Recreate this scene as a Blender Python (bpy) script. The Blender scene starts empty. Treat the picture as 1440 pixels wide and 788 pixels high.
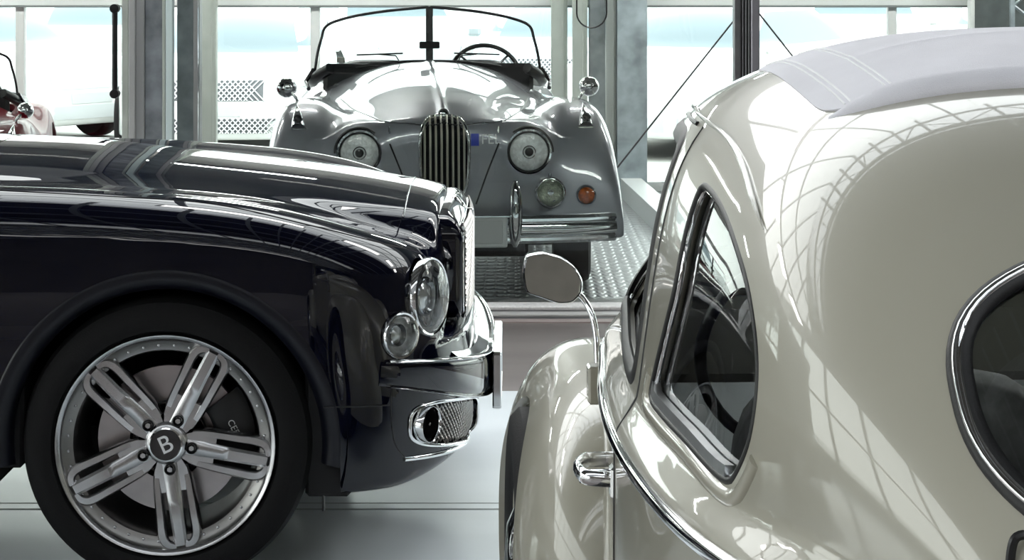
import bpy, math, random
import numpy as np
from mathutils import Matrix, Vector

SC = bpy.context.scene
COL = SC.collection
R = math.radians
random.seed(7)
RNG = np.random.default_rng(7)

# ------------------------------------------------------------------ camera
FPX, CAM_H, HORIZON = 2986.0, 1.60, -50.0          # focal length in px, eye height, horizon row
cam_d = bpy.data.cameras.new('camera')
cam = bpy.data.objects.new('camera', cam_d)
COL.objects.link(cam)
cam.location = (0, 0, CAM_H)
cam.rotation_euler = (R(90), 0, 0)
cam_d.sensor_width = 36.0
cam_d.lens = FPX / 1440 * 36
cam_d.shift_y = -(394 - HORIZON) / 1440
cam_d.clip_start = 0.05
cam_d.clip_end = 300
SC.camera = cam

# ------------------------------------------------------------------ light and exposure
world = bpy.data.worlds.new('overcast_sky')
SC.world = world
world.use_nodes = True
_nt = world.node_tree
_bg = _nt.nodes['Background']
_tc = _nt.nodes.new('ShaderNodeTexCoord')
_sx = _nt.nodes.new('ShaderNodeSeparateXYZ')
_cr = _nt.nodes.new('ShaderNodeValToRGB')
_nt.links.new(_tc.outputs['Generated'], _sx.inputs[0])
_nt.links.new(_sx.outputs['Z'], _cr.inputs[0])
_cr.color_ramp.elements[0].color = (1.0, 0.985, 0.96, 1)
_cr.color_ramp.elements[1].color = (0.93, 0.965, 1.0, 1)
_nt.links.new(_cr.outputs[0], _bg.inputs[0])
_bg.inputs[1].default_value = 3.9
SC.view_settings.view_transform = 'Standard'
SC.view_settings.look = 'None'
SC.view_settings.exposure = 0.28
SC.view_settings.gamma = 1.0
SC.view_settings.use_curve_mapping = False
SC.cycles.use_denoising = True
SC.cycles.max_bounces = 10
SC.cycles.transparent_max_bounces = 24
SC.cycles.diffuse_bounces = 4
SC.cycles.glossy_bounces = 5
SC.cycles.sample_clamp_indirect = 6.0
SC.cycles.caustics_reflective = False

# ------------------------------------------------------------------ materials
MATS = {}
def mat(name, col=(0.5, 0.5, 0.5), rough=0.5, metal=0.0, coat=0.0, spec=0.5, noise=None, bump=None, emit=None,
        trans=0.0, ior=1.45, coat_rough=0.02, flake=None):
    """Principled material; noise=(scale, amount) mottles the colour, bump=(scale, strength) gives fine relief"""
    if name in MATS:
        return MATS[name]
    m = bpy.data.materials.new(name)
    m.use_nodes = True
    nt = m.node_tree
    b = nt.nodes['Principled BSDF']
    b.inputs['Base Color'].default_value = (*col, 1)
    b.inputs['Roughness'].default_value = rough
    b.inputs['Metallic'].default_value = metal
    b.inputs['Coat Weight'].default_value = coat
    b.inputs['Coat Roughness'].default_value = coat_rough
    b.inputs['Specular IOR Level'].default_value = spec
    b.inputs['Transmission Weight'].default_value = trans
    b.inputs['IOR'].default_value = ior
    if emit:
        b.inputs['Emission Color'].default_value = (*emit[:3], 1)
        b.inputs['Emission Strength'].default_value = emit[3]
    tc = None
    def coord():
        nonlocal tc
        if tc is None:
            tc = nt.nodes.new('ShaderNodeTexCoord')
        return tc.outputs['Object']
    if noise:
        n = nt.nodes.new('ShaderNodeTexNoise')
        n.inputs['Scale'].default_value = noise[0]
        n.inputs['Detail'].default_value = 6
        nt.links.new(coord(), n.inputs['Vector'])
        r = nt.nodes.new('ShaderNodeValToRGB')
        a = noise[1]
        r.color_ramp.elements[0].position = 0.3
        r.color_ramp.elements[1].position = 0.7
        r.color_ramp.elements[0].color = (*[max(0, c * (1 - a)) for c in col], 1)
        r.color_ramp.elements[1].color = (*[min(1, c * (1 + a)) for c in col], 1)
        nt.links.new(n.outputs['Fac'], r.inputs[0])
        nt.links.new(r.outputs[0], b.inputs['Base Color'])
    if bump:
        n2 = nt.nodes.new('ShaderNodeTexNoise')
        n2.inputs['Scale'].default_value = bump[0]
        n2.inputs['Detail'].default_value = 3
        nt.links.new(coord(), n2.inputs['Vector'])
        bp = nt.nodes.new('ShaderNodeBump')
        bp.inputs['Strength'].default_value = bump[1]
        bp.inputs['Distance'].default_value = 0.01
        nt.links.new(n2.outputs['Fac'], bp.inputs['Height'])
        nt.links.new(bp.outputs[0], b.inputs['Normal'])
    MATS[name] = m
    return m

def glass_mat(name, tint=(0.9, 0.95, 0.95), ior=1.45, rough=0.0, clear=1.0):
    """thin pane: Fresnel mix of a clear tinted sheet and a mirror"""
    if name in MATS:
        return MATS[name]
    m = bpy.data.materials.new(name)
    m.use_nodes = True
    nt = m.node_tree
    nt.nodes.remove(nt.nodes['Principled BSDF'])
    out = nt.nodes['Material Output']
    t = nt.nodes.new('ShaderNodeBsdfTransparent')
    t.inputs[0].default_value = (*tint, 1)
    g = nt.nodes.new('ShaderNodeBsdfGlossy')
    g.inputs['Roughness'].default_value = rough
    g.inputs['Color'].default_value = (1, 1, 1, 1)
    fr = nt.nodes.new('ShaderNodeFresnel')
    fr.inputs['IOR'].default_value = ior
    mx = nt.nodes.new('ShaderNodeMixShader')
    nt.links.new(fr.outputs[0], mx.inputs[0])
    nt.links.new(t.outputs[0], mx.inputs[1])
    nt.links.new(g.outputs[0], mx.inputs[2])
    nt.links.new(mx.outputs[0], out.inputs[0])
    MATS[name] = m
    return m

# ------------------------------------------------------------------ mesh helpers
def tag(o, label=None, cat=None, group=None, kind=None):
    if label: o['label'] = label
    if cat: o['category'] = cat
    if group: o['group'] = group
    if kind: o['kind'] = kind
    return o

def empty(name, loc=(0, 0, 0), rz=0.0, label=None, cat=None, group=None, scale=1.0):
    o = bpy.data.objects.new(name, None)
    COL.objects.link(o)
    o.empty_display_size = 0.2
    o.location = loc
    o.rotation_euler = (0, 0, rz)
    o.scale = (scale,) * 3
    return tag(o, label, cat, group)

def link(name, me, m, parent=None):
    o = bpy.data.objects.new(name, me)
    COL.objects.link(o)
    if m is not None and not me.materials:
        me.materials.append(m)
    if parent is not None:
        o.parent = parent
    return o

def copy_tree(o, parent=None, repl=None):
    c = o.copy()
    COL.objects.link(c)
    c.parent = parent
    if repl:
        for sl in c.material_slots:
            if sl.material and sl.material.name in repl:
                src = repl[sl.material.name]
                sl.link = 'OBJECT'
                sl.material = src
    for ch in o.children:
        copy_tree(ch, c, repl)
    return c

def raw_mesh(name, V, F, normals=None, angle=None, flat=False):
    me = bpy.data.meshes.new(name)
    me.from_pydata([tuple(map(float, v)) for v in V], [], [tuple(int(i) for i in f) for f in F])
    me.validate()
    me.update()
    if not flat:
        me.shade_smooth()
        if normals is not None and len(normals) == len(me.vertices):
            me.normals_split_custom_set_from_vertices([tuple(map(float, n)) for n in normals])
        elif angle is not None:
            me.set_sharp_from_angle(angle=R(angle))
    return me

def spline(xs, ys):
    """natural cubic spline, straight beyond its ends"""
    xs = np.asarray(xs, float); ys = np.asarray(ys, float)
    n = len(xs); h = np.diff(xs)
    A = np.zeros((n, n)); b = np.zeros(n)
    A[0, 0] = A[-1, -1] = 1
    for i in range(1, n - 1):
        A[i, i - 1], A[i, i], A[i, i + 1] = h[i - 1], 2 * (h[i - 1] + h[i]), h[i]
        b[i] = 6 * ((ys[i + 1] - ys[i]) / h[i] - (ys[i] - ys[i - 1]) / h[i - 1])
    M = np.linalg.solve(A, b)
    def f(q):
        q = np.asarray(q, float)
        i = np.clip(np.searchsorted(xs, q) - 1, 0, n - 2)
        x0, x1, hh = xs[i], xs[i + 1], h[i]
        qc = np.clip(q, xs[0], xs[-1])
        a, c = (x1 - qc), (qc - x0)
        v = (M[i] * a**3 + M[i + 1] * c**3) / (6 * hh) + (ys[i] / hh - M[i] * hh / 6) * a + (ys[i + 1] / hh - M[i + 1] * hh / 6) * c
        d0 = (ys[1] - ys[0]) / h[0] - h[0] * (2 * M[0] + M[1]) / 6
        d1 = (ys[-1] - ys[-2]) / h[-1] + h[-1] * (2 * M[-1] + M[-2]) / 6
        return v + np.where(q < xs[0], (q - xs[0]) * d0, 0) + np.where(q > xs[-1], (q - xs[-1]) * d1, 0)
    return f

def smin(a, b, k):
    h = np.maximum(k - np.abs(a - b), 0) / k
    return np.minimum(a, b) - h * h * k / 4
def smax(a, b, k):
    return -smin(-a, -b, k)
def sstep(t):
    t = np.clip(t, 0, 1)
    return t * t * (3 - 2 * t)

def grad(F, V, e=1.5e-3):
    G = np.empty_like(V)
    for k in range(3):
        d = np.zeros(3); d[k] = e
        a, b = V + d, V - d
        G[:, k] = (F(a[:, 0], a[:, 1], a[:, 2]) - F(b[:, 0], b[:, 1], b[:, 2])) / (2 * e)
    return G

def project(F, V, it=3, lim=0.01):
    V = V.copy()
    for _ in range(it):
        g = grad(F, V)
        f = F(V[:, 0], V[:, 1], V[:, 2])
        st = (f / np.maximum((g * g).sum(1), 1e-6))[:, None] * g
        n = np.linalg.norm(st, axis=1, keepdims=True)
        V -= st * np.minimum(1, lim / np.maximum(n, 1e-9))
    return V

def normals_of(F, V):
    g = grad(F, V)
    return g / np.maximum(np.linalg.norm(g, axis=1, keepdims=True), 1e-9)

def polygonise(F, lo, hi, h):
    """surface nets over the box lo..hi; returns vertices on F = 0 and quads facing outwards (F > 0 is outside)"""
    ax = [np.arange(lo[k], hi[k] + h, h) for k in range(3)]
    nx, ny, nz = map(len, ax)
    # coarse pass first; only blocks near the surface are sampled finely
    B = 4
    ca = [lo[k] + (np.arange(-(-n_ // B)) * B + (B - 1) / 2) * h for k, n_ in enumerate((nx, ny, nz))]
    cv = F(*np.meshgrid(*ca, indexing='ij'))
    near = np.abs(cv) < B * h * 1.9
    big = np.repeat(np.repeat(np.repeat(cv, B, 0), B, 1), B, 2)[:nx, :ny, :nz]
    val = big.astype(np.float32)
    ii = np.argwhere(np.repeat(np.repeat(np.repeat(near, B, 0), B, 1), B, 2)[:nx, :ny, :nz])
    for i in range(0, len(ii), 200000):
        q = ii[i:i + 200000]
        val[tuple(q.T)] = F(ax[0][q[:, 0]], ax[1][q[:, 1]], ax[2][q[:, 2]])
    ins = val < 0
    c = np.zeros((nx - 1, ny - 1, nz - 1), np.int8)
    for dx in (0, 1):
        for dy in (0, 1):
            for dz in (0, 1):
                c += ins[dx:nx - 1 + dx, dy:ny - 1 + dy, dz:nz - 1 + dz]
    cells = np.argwhere((c > 0) & (c < 8))
    idx = -np.ones(c.shape, np.int64)
    idx[tuple(cells.T)] = np.arange(len(cells))
    acc = np.zeros((len(cells), 3)); cnt = np.zeros(len(cells))
    corners = [(a, b, d) for a in (0, 1) for b in (0, 1) for d in (0, 1)]
    for p in corners:
        for k in range(3):
            if p[k] == 0:
                q = list(p); q[k] = 1
                va = val[cells[:, 0] + p[0], cells[:, 1] + p[1], cells[:, 2] + p[2]]
                vb = val[cells[:, 0] + q[0], cells[:, 1] + q[1], cells[:, 2] + q[2]]
                m = (va < 0) != (vb < 0)
                t = np.where(m, va / np.where(m, va - vb, 1), 0)
                pos = np.tile(np.array(p, float), (len(cells), 1))
                pos[:, k] = t
                acc[m] += pos[m]; cnt[m] += 1
    V = (cells + acc / cnt[:, None]) * h + np.array(lo)
    faces = []
    for k in range(3):
        u, w = [(1, 2), (2, 0), (0, 1)][k]
        sl0 = [slice(None)] * 3; sl1 = [slice(None)] * 3
        sl0[k] = slice(0, -1); sl1[k] = slice(1, None)
        a, b = ins[tuple(sl0)], ins[tuple(sl1)]
        e = np.argwhere(a != b)
        e = e[(e[:, u] > 0) & (e[:, w] > 0) & (e[:, u] < c.shape[u]) & (e[:, w] < c.shape[w])]
        e = e[e[:, k] < c.shape[k]]
        q = []
        for (du, dw) in ((-1, -1), (0, -1), (0, 0), (-1, 0)):
            cc = e.copy(); cc[:, u] += du; cc[:, w] += dw
            q.append(idx[tuple(cc.T)])
        q = np.stack(q, 1)
        flip = ~a[tuple(e.T)]
        q[flip] = q[flip][:, ::-1]
        faces.append(q)
    Fq = np.concatenate(faces)
    Fq = Fq[(Fq >= 0).all(1)]
    V = project(F, V, 3, h)
    return V, [tuple(f) for f in Fq.tolist()]

def clip(V, faces, g):
    """keep the part of the mesh where g(V) > 0, cutting faces exactly on g = 0"""
    val = g(V)
    s = val > 0
    V2 = list(map(tuple, V)); cache = {}; out = []
    sl = s.tolist()
    for f in faces:
        c_ = 0
        for i in f: c_ += sl[i]
        if c_ == len(f):
            out.append(f); continue
        if c_ == 0:
            continue
        nf = []
        n = len(f)
        for i in range(n):
            a, b = f[i], f[(i + 1) % n]
            if s[a]: nf.append(a)
            if s[a] != s[b]:
                key = (a, b) if a < b else (b, a)
                if key not in cache:
                    t = val[a] / (val[a] - val[b])
                    t = min(max(t, 0.02), 0.98)
                    cache[key] = len(V2)
                    V2.append(tuple(V[a] + (V[b] - V[a]) * t))
                nf.append(cache[key])
        if len(nf) >= 3:
            out.append(tuple(nf))
    used = sorted({i for f in out for i in f})
    rm = {j: i for i, j in enumerate(used)}
    return np.array([V2[i] for i in used]).reshape(-1, 3), [tuple(rm[i] for i in f) for f in out]

def boundary(V, faces, keep=None):
    """boundary edges (as they run in their face), optionally only where keep(point) holds"""
    cnt = {}
    for f in faces:
        for i in range(len(f)):
            a, b = f[i], f[(i + 1) % len(f)]
            k = (a, b) if a < b else (b, a)
            cnt[k] = None if k in cnt else (a, b)
    ed = [e for e in cnt.values() if e]
    if keep is not None:
        kp = keep(V)
        ed = [e for e in ed if kp[e[0]] and kp[e[1]]]
    return ed

def loops(edges):
    nxt = {a: b for a, b in edges}
    out = []
    starts = [a for a in nxt if a not in set(nxt.values())]
    seen = set()
    for st in starts + list(nxt):
        if st in seen: continue
        L = [st]; seen.add(st); p = st; closed = False
        while p in nxt:
            p = nxt[p]
            if p == st: closed = True; break
            if p in seen: break
            L.append(p); seen.add(p)
        out.append((L, closed))
    return out

def add_rim(V, faces, N, depth, keep=None):
    """turn the cut edges inwards: a reveal of the given depth along -normal"""
    ed = boundary(V, faces, keep)
    if not ed: return V, faces, N
    V = list(map(tuple, V)); N = list(map(tuple, N)); faces = list(faces)
    Va, Na = np.array(V), np.array(N)
    rn = {}
    for a, b in ed:
        d = np.cross(Va[b] - Va[a], Na[a])
        d /= max(np.linalg.norm(d), 1e-9)
        for i in (a, b): rn[i] = rn.get(i, 0) + d
    m0, m1 = {}, {}
    for i, d in rn.items():
        d = d / max(np.linalg.norm(d), 1e-9)
        m0[i] = len(V); V.append(tuple(Va[i])); N.append(tuple(d))
        m1[i] = len(V); V.append(tuple(Va[i] - Na[i] * depth)); N.append(tuple(d))
    for a, b in ed:
        faces.append((m0[b], m0[a], m1[a], m1[b]))
    return np.array(V), faces, np.array(N)

def resample(P, n, closed=False):
    P = np.asarray(P, float)
    if closed: P = np.vstack([P, P[:1]])
    d = np.r_[0, np.cumsum(np.linalg.norm(np.diff(P, axis=0), axis=1))]
    t = np.linspace(0, d[-1], n, endpoint=not closed)
    return np.stack([np.interp(t, d, P[:, k]) for k in range(P.shape[1])], 1)

def smooth_path(P, it=2, closed=False):
    P = np.asarray(P, float).copy()
    for _ in range(it):
        if closed:
            P = (np.roll(P, 1, 0) + 2 * P + np.roll(P, -1, 0)) / 4
        else:
            Q = P.copy(); Q[1:-1] = (P[:-2] + 2 * P[1:-1] + P[2:]) / 4; P = Q
    return P

def catmull(P, n, closed=False):
    P = np.asarray(P, float)
    m = len(P)
    out = []
    segs = m if closed else m - 1
    for s in range(segs):
        if closed:
            p0, p1, p2, p3 = P[(s - 1) % m], P[s], P[(s + 1) % m], P[(s + 2) % m]
        else:
            p0, p1, p2, p3 = P[max(s - 1, 0)], P[s], P[s + 1], P[min(s + 2, m - 1)]
        for t in np.linspace(0, 1, n, endpoint=False):
            out.append(0.5 * (2 * p1 + (p2 - p0) * t + (2 * p0 - 5 * p1 + 4 * p2 - p3) * t * t + (3 * p1 - p0 - 3 * p2 + p3) * t**3))
    if not closed: out.append(P[-1])
    return np.array(out)

class MB:
    """collects shapes; build() links them as one mesh object"""
    def __init__(self):
        self.v, self.f = [], []
    def add(self, V, F):
        o = len(self.v)
        self.v.extend([tuple(map(float, p)) for p in V])
        self.f.extend([tuple(i + o for i in f) for f in F])
        return self
    def box(self, c, s, bev=0.0, M=None):
        a = np.array(s, float) / 2
        b = min(bev, a.min() * 0.95)
        if b <= 0:
            P = np.array([(x, y, z) for x in (-1, 1) for y in (-1, 1) for z in (-1, 1)]) * a
            F = [(0, 1, 3, 2), (4, 6, 7, 5), (0, 4, 5, 1), (2, 3, 7, 6), (0, 2, 6, 4), (1, 5, 7, 3)]
        else:
            P, ix = [], {}
            for x in (-1, 1):
                for y in (-1, 1):
                    for z in (-1, 1):
                        for k in range(3):
                            q = np.array([x, y, z]) * (a - b); q[k] = (x, y, z)[k] * a[k]
                            ix[x, y, z, k] = len(P); P.append(q)
            F = []
            for k in range(3):
                u, w = (k + 1) % 3, (k + 2) % 3
                for sgn in (-1, 1):
                    q = []
                    for (p, r) in ((-1, -1), (1, -1), (1, 1), (-1, 1)):
                        t = [0, 0, 0]; t[k], t[u], t[w] = sgn, p, r
                        q.append(ix[(*t, k)])
                    F.append(tuple(q if sgn > 0 else q[::-1]))
                for p in (-1, 1):
                    for r in (-1, 1):
                        t0 = [0, 0, 0]; t1 = [0, 0, 0]
                        t0[u], t0[w], t0[k] = p, r, -1
                        t1[u], t1[w], t1[k] = p, r, 1
                        q = [ix[(*t0, u)], ix[(*t1, u)], ix[(*t1, w)], ix[(*t0, w)]]
                        F.append(tuple(q[::-1] if p * r > 0 else q))
            for x in (-1, 1):
                for y in (-1, 1):
                    for z in (-1, 1):
                        q = [ix[x, y, z, 0], ix[x, y, z, 1], ix[x, y, z, 2]]
                        F.append(tuple(q if x * y * z > 0 else q[::-1]))
            P = np.array(P)
        if M is not None: P = P @ np.array(M.to_3x3()).T
        return self.add(P + np.array(c), F)
    def span(self, lo, hi, bev=0.0):
        lo, hi = np.array(lo, float), np.array(hi, float)
        return self.box((lo + hi) / 2, hi - lo, bev)
    def sweep(self, pts, prof, closed=False, up=None, caps=True, scale=None):
        """sweep a closed 2D profile (list of (a, b)) along pts; 'up' (vector or per-point) is the b direction"""
        P = np.asarray(pts, float); n = len(P)
        if closed: T = np.roll(P, -1, 0) - np.roll(P, 1, 0)
        else:
            T = np.gradient(P, axis=0)
        T /= np.maximum(np.linalg.norm(T, axis=1, keepdims=True), 1e-9)
        pr = np.asarray(prof, float); m = len(pr)
        Vs = []
        if up is None:
            u = np.array([0, 0, 1.0])
            if abs(T[0] @ u) > 0.9: u = np.array([1.0, 0, 0])
            U = []
            for i in range(n):
                u = u - T[i] * (u @ T[i]); u /= np.linalg.norm(u); U.append(u)
            U = np.array(U)
        else:
            U = np.broadcast_to(np.asarray(up, float), P.shape).copy()
            U -= T * (U * T).sum(1, keepdims=True)
            U /= np.maximum(np.linalg.norm(U, axis=1, keepdims=True), 1e-9)
        S = np.cross(T, U)
        for i in range(n):
            k = 1 if scale is None else scale[i]
            Vs.append(P[i] + (pr[:, :1] * S[i] + pr[:, 1:] * U[i]) * k)
        V = np.concatenate(Vs)
        F = []
        for i in range(n if closed else n - 1):
            j = (i + 1) % n
            for q in range(m):
                r = (q + 1) % m
                F.append((i * m + q, i * m + r, j * m + r, j * m + q))
        if caps and not closed:
            F.append(tuple(range(m))[::-1]); F.append(tuple((n - 1) * m + q for q in range(m)))
        return self.add(V, F)
    def tube(self, pts, r, n=8, closed=False, caps=True, scale=None):
        prof = [(r * math.cos(2 * math.pi * k / n), r * math.sin(2 * math.pi * k / n)) for k in range(n)]
        return self.sweep(pts, prof, closed, None, caps, scale)
    def lathe(self, prof, o=(0, 0, 0), axis=(0, 1, 0), n=48, a0=0.0, a1=2 * math.pi):
        """prof: (radius, distance along axis)"""
        ax = np.array(axis, float); ax /= np.linalg.norm(ax)
        u = np.array([0, 0, 1.0]) if abs(ax[2]) < 0.9 else np.array([1.0, 0, 0])
        u -= ax * (u @ ax); u /= np.linalg.norm(u); w = np.cross(ax, u)
        full = abs(a1 - a0) >= 2 * math.pi - 1e-6
        an = np.linspace(a0, a1, n, endpoint=not full)
        V = []
        for (r, h) in prof:
            for t in an:
                V.append(np.array(o) + ax * h + (u * math.cos(t) + w * math.sin(t)) * r)
        F = []
        nn = n if full else n - 1
        for i in range(len(prof) - 1):
            for k in range(nn):
                k2 = (k + 1) % n
                F.append((i * n + k, (i + 1) * n + k, (i + 1) * n + k2, i * n + k2))
        return self.add(V, F)
    def disc(self, o, axis, r, n=32):
        return self.lathe([(r, 0), (1e-4, 0)], o, axis, n)
    def prism(self, poly, h0, h1, fn):
        """extrude a 2D polygon between h0 and h1; fn(a, b, h) -> 3D"""
        n = len(poly)
        V = [fn(a, b, h0) for a, b in poly] + [fn(a, b, h1) for a, b in poly]
        F = [tuple(range(n)), tuple(range(n, 2 * n))[::-1]]
        F += [(i, i + n, (i + 1) % n + n, (i + 1) % n) for i in range(n)]
        return self.add(V, F)
    def grid(self, P):
        P = np.asarray(P, float); a, b = P.shape[:2]
        F = [(i * b + j, i * b + j + 1, (i + 1) * b + j + 1, (i + 1) * b + j) for i in range(a - 1) for j in range(b - 1)]
        return self.add(P.reshape(-1, 3), F)
    def mesh(self, name, angle=35, flat=False, fix=True):
        me = raw_mesh(name, self.v, self.f, angle=angle, flat=flat)
        if fix:
            import bmesh
            bm = bmesh.new(); bm.from_mesh(me)
            bmesh.ops.recalc_face_normals(bm, faces=bm.faces)
            bm.to_mesh(me); bm.free()
            if not flat: me.set_sharp_from_angle(angle=R(angle))
        return me
    def build(self, name, m, parent=None, angle=35, flat=False, fix=True):
        return link(name, self.mesh(name, angle, flat, fix), m, parent)

def skin(name, F, V, faces, m, parent, rim=0.0, keep=None):
    """implicit-surface panel with exact normals"""
    V = project(F, np.asarray(V), 2, 0.004)
    N = normals_of(F, V)
    if rim: V, faces, N = add_rim(V, faces, N, rim, keep)
    return link(name, raw_mesh(name, V, faces, normals=N), m, parent)

def world_of(px, py, depth):
    return np.array([(px - 720) * depth / FPX, depth, CAM_H - (py - HORIZON) * depth / FPX])

def hit(px, py, F, mw, near, far, step=0.006):
    """first point of the implicit body F (placed by matrix mw) behind a pixel of the photograph; local coordinates"""
    mi = np.array(mw.inverted())
    d = np.arange(near, far, step)
    P = np.stack([(px - 720) / FPX * d, d, CAM_H - (py - HORIZON) / FPX * d, np.ones_like(d)], 1) @ mi.T
    v = F(P[:, 0], P[:, 1], P[:, 2])
    i = np.argmax(v < 0)
    if not (v < 0).any():
        i = np.argmin(v)
        return P[i, :3]
    if i == 0: return P[0, :3]
    t = v[i - 1] / (v[i - 1] - v[i])
    return (P[i - 1] + (P[i] - P[i - 1]) * t)[:3]

def inside_poly(poly):
    """signed distance-like function of a closed 2D polygon (> 0 inside)"""
    A = np.asarray(poly, float); B = np.roll(A, -1, 0)
    def f(p, q):
        p = np.asarray(p, float).ravel(); q = np.asarray(q, float).ravel()
        d = np.full(p.shape, 1e9); ins = np.zeros(p.shape, bool)
        for (ax, ay), (bx, by) in zip(A, B):
            ex, ey = bx - ax, by - ay
            L = max(ex * ex + ey * ey, 1e-12)
            t = np.clip(((p - ax) * ex + (q - ay) * ey) / L, 0, 1)
            d = np.minimum(d, np.hypot(p - ax - t * ex, q - ay - t * ey))
            c = ((ay > q) != (by > q)) & (p < (bx - ax) * (q - ay) / np.where(abs(by - ay) < 1e-12, 1e-12, by - ay) + ax)
            ins ^= c
        return np.where(ins, d, -d)
    return f

def text_mesh(body, size, depth, m, name, parent, M):
    cu = bpy.data.curves.new(name, 'FONT')
    cu.body = body; cu.size = size; cu.extrude = depth
    cu.align_x = 'CENTER'; cu.align_y = 'CENTER'
    o = bpy.data.objects.new(name, cu)
    me = bpy.data.meshes.new_from_object(o)
    bpy.data.objects.remove(o); bpy.data.curves.remove(cu)
    me.transform(M)
    me.materials.clear()
    return link(name, me, m, parent)
# ================================================================== material library
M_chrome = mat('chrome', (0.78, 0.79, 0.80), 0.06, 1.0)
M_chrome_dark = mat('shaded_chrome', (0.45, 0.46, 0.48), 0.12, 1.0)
M_alu = mat('brushed_aluminium', (0.62, 0.63, 0.64), 0.32, 1.0, noise=(30, 0.08))
M_rubber = mat('black_rubber', (0.006, 0.006, 0.0065), 0.5, bump=(400, 0.08))
M_tyre = mat('tyre_rubber', (0.005, 0.005, 0.0055), 0.7, spec=0.25, bump=(220, 0.15))
M_black = mat('black_trim', (0.008, 0.008, 0.009), 0.35)
M_void = mat('underbody_black', (0.006, 0.006, 0.007), 0.8)
M_navy = mat('midnight_blue_paint', (0.0016, 0.0022, 0.0085), 0.5, 0.0, coat=1.0, spec=0.0, coat_rough=0.006, noise=(900, 0.3))
M_cream = mat('grey_beige_paint', (0.345, 0.331, 0.272), 0.35, 0.0, coat=1.0, coat_rough=0.03)
M_silver = mat('gunmetal_silver_paint', (0.27, 0.275, 0.31), 0.34, 0.35, coat=1.0, coat_rough=0.02, noise=(700, 0.06))
M_red = mat('wine_red_paint', (0.11, 0.003, 0.008), 0.45, 0.0, spec=0.05, coat=0.3, coat_rough=0.02, noise=(700, 0.06))
M_canvas = mat('pale_grey_canvas', (0.72, 0.71, 0.76), 0.85, spec=0.2, bump=(700, 0.25), noise=(6, 0.05))
M_stitch = mat('white_stitching', (0.80, 0.80, 0.82), 0.8)
M_glass = glass_mat('car_glass', (0.80, 0.86, 0.84), 1.5)
M_lens = glass_mat('lamp_lens_glass', (0.93, 0.95, 0.95), 1.45)
M_pane = glass_mat('window_pane_glass', (0.93, 0.96, 0.95), 1.28)
M_steel = mat('galvanised_steel', (0.40, 0.46, 0.49), 0.48, 0.25, noise=(7, 0.35), bump=(60, 0.05))
M_steel_dark = mat('dark_steel_frame', (0.11, 0.11, 0.115), 0.38, 0.6, noise=(12, 0.25))
M_steel_green = mat('grey_green_painted_steel', (0.50, 0.54, 0.50), 0.45, 0.1, noise=(5, 0.10))
M_frame = mat('pale_grey_window_frame', (0.80, 0.82, 0.81), 0.45)
M_edge = mat('pale_glass_edge', (0.62, 0.74, 0.74), 0.2)

def floor_mat(name, col, rough, nscale, amt, bump=None, col2=None, stretch=(1, 1, 1)):
    m = bpy.data.materials.new(name); m.use_nodes = True
    nt = m.node_tree; b = nt.nodes['Principled BSDF']
    tc = nt.nodes.new('ShaderNodeTexCoord'); mp = nt.nodes.new('ShaderNodeMapping')
    mp.inputs['Scale'].default_value = stretch
    n = nt.nodes.new('ShaderNodeTexNoise'); n.inputs['Scale'].default_value = nscale; n.inputs['Detail'].default_value = 8
    nt.links.new(tc.outputs['Object'], mp.inputs[0]); nt.links.new(mp.outputs[0], n.inputs['Vector'])
    r = nt.nodes.new('ShaderNodeValToRGB')
    c2 = col2 or tuple(c * (1 - amt) for c in col)
    r.color_ramp.elements[0].position = 0.35; r.color_ramp.elements[1].position = 0.68
    r.color_ramp.elements[0].color = (*c2, 1); r.color_ramp.elements[1].color = (*col, 1)
    nt.links.new(n.outputs['Fac'], r.inputs[0]); nt.links.new(r.outputs[0], b.inputs['Base Color'])
    mr = nt.nodes.new('ShaderNodeMapRange')
    mr.inputs['To Min'].default_value = rough * 0.8; mr.inputs['To Max'].default_value = rough * 1.25
    nt.links.new(n.outputs['Fac'], mr.inputs[0]); nt.links.new(mr.outputs[0], b.inputs['Roughness'])
    if bump:
        n2 = nt.nodes.new('ShaderNodeTexNoise'); n2.inputs['Scale'].default_value = bump[0]
        nt.links.new(tc.outputs['Object'], n2.inputs['Vector'])
        bp = nt.nodes.new('ShaderNodeBump'); bp.inputs['Strength'].default_value = bump[1]; bp.inputs['Distance'].default_value = 0.01
        nt.links.new(n2.outputs['Fac'], bp.inputs['Height']); nt.links.new(bp.outputs[0], b.inputs['Normal'])
    MATS[name] = m
    return m

M_floor = floor_mat('polished_pale_floor', (0.82, 0.885, 0.93), 0.17, 0.9, 0.12, col2=(0.70, 0.765, 0.80), stretch=(0.5, 1.6, 1))
M_walk = floor_mat('brown_grey_walkway', (0.25, 0.225, 0.22), 0.24, 0.8, 0.3, stretch=(0.4, 1.5, 1))
M_outside = floor_mat('bright_yard_paving', (0.62, 0.61, 0.58), 0.8, 0.5, 0.12)
M_backwall = mat('dim_hall_wall', (0.10, 0.088, 0.075), 0.8, noise=(1.2, 0.35))
M_roofpanel = mat('hall_roof_panel', (0.075, 0.066, 0.055), 0.7)
M_truss = mat('white_roof_steel', (0.50, 0.52, 0.54), 0.5)

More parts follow.
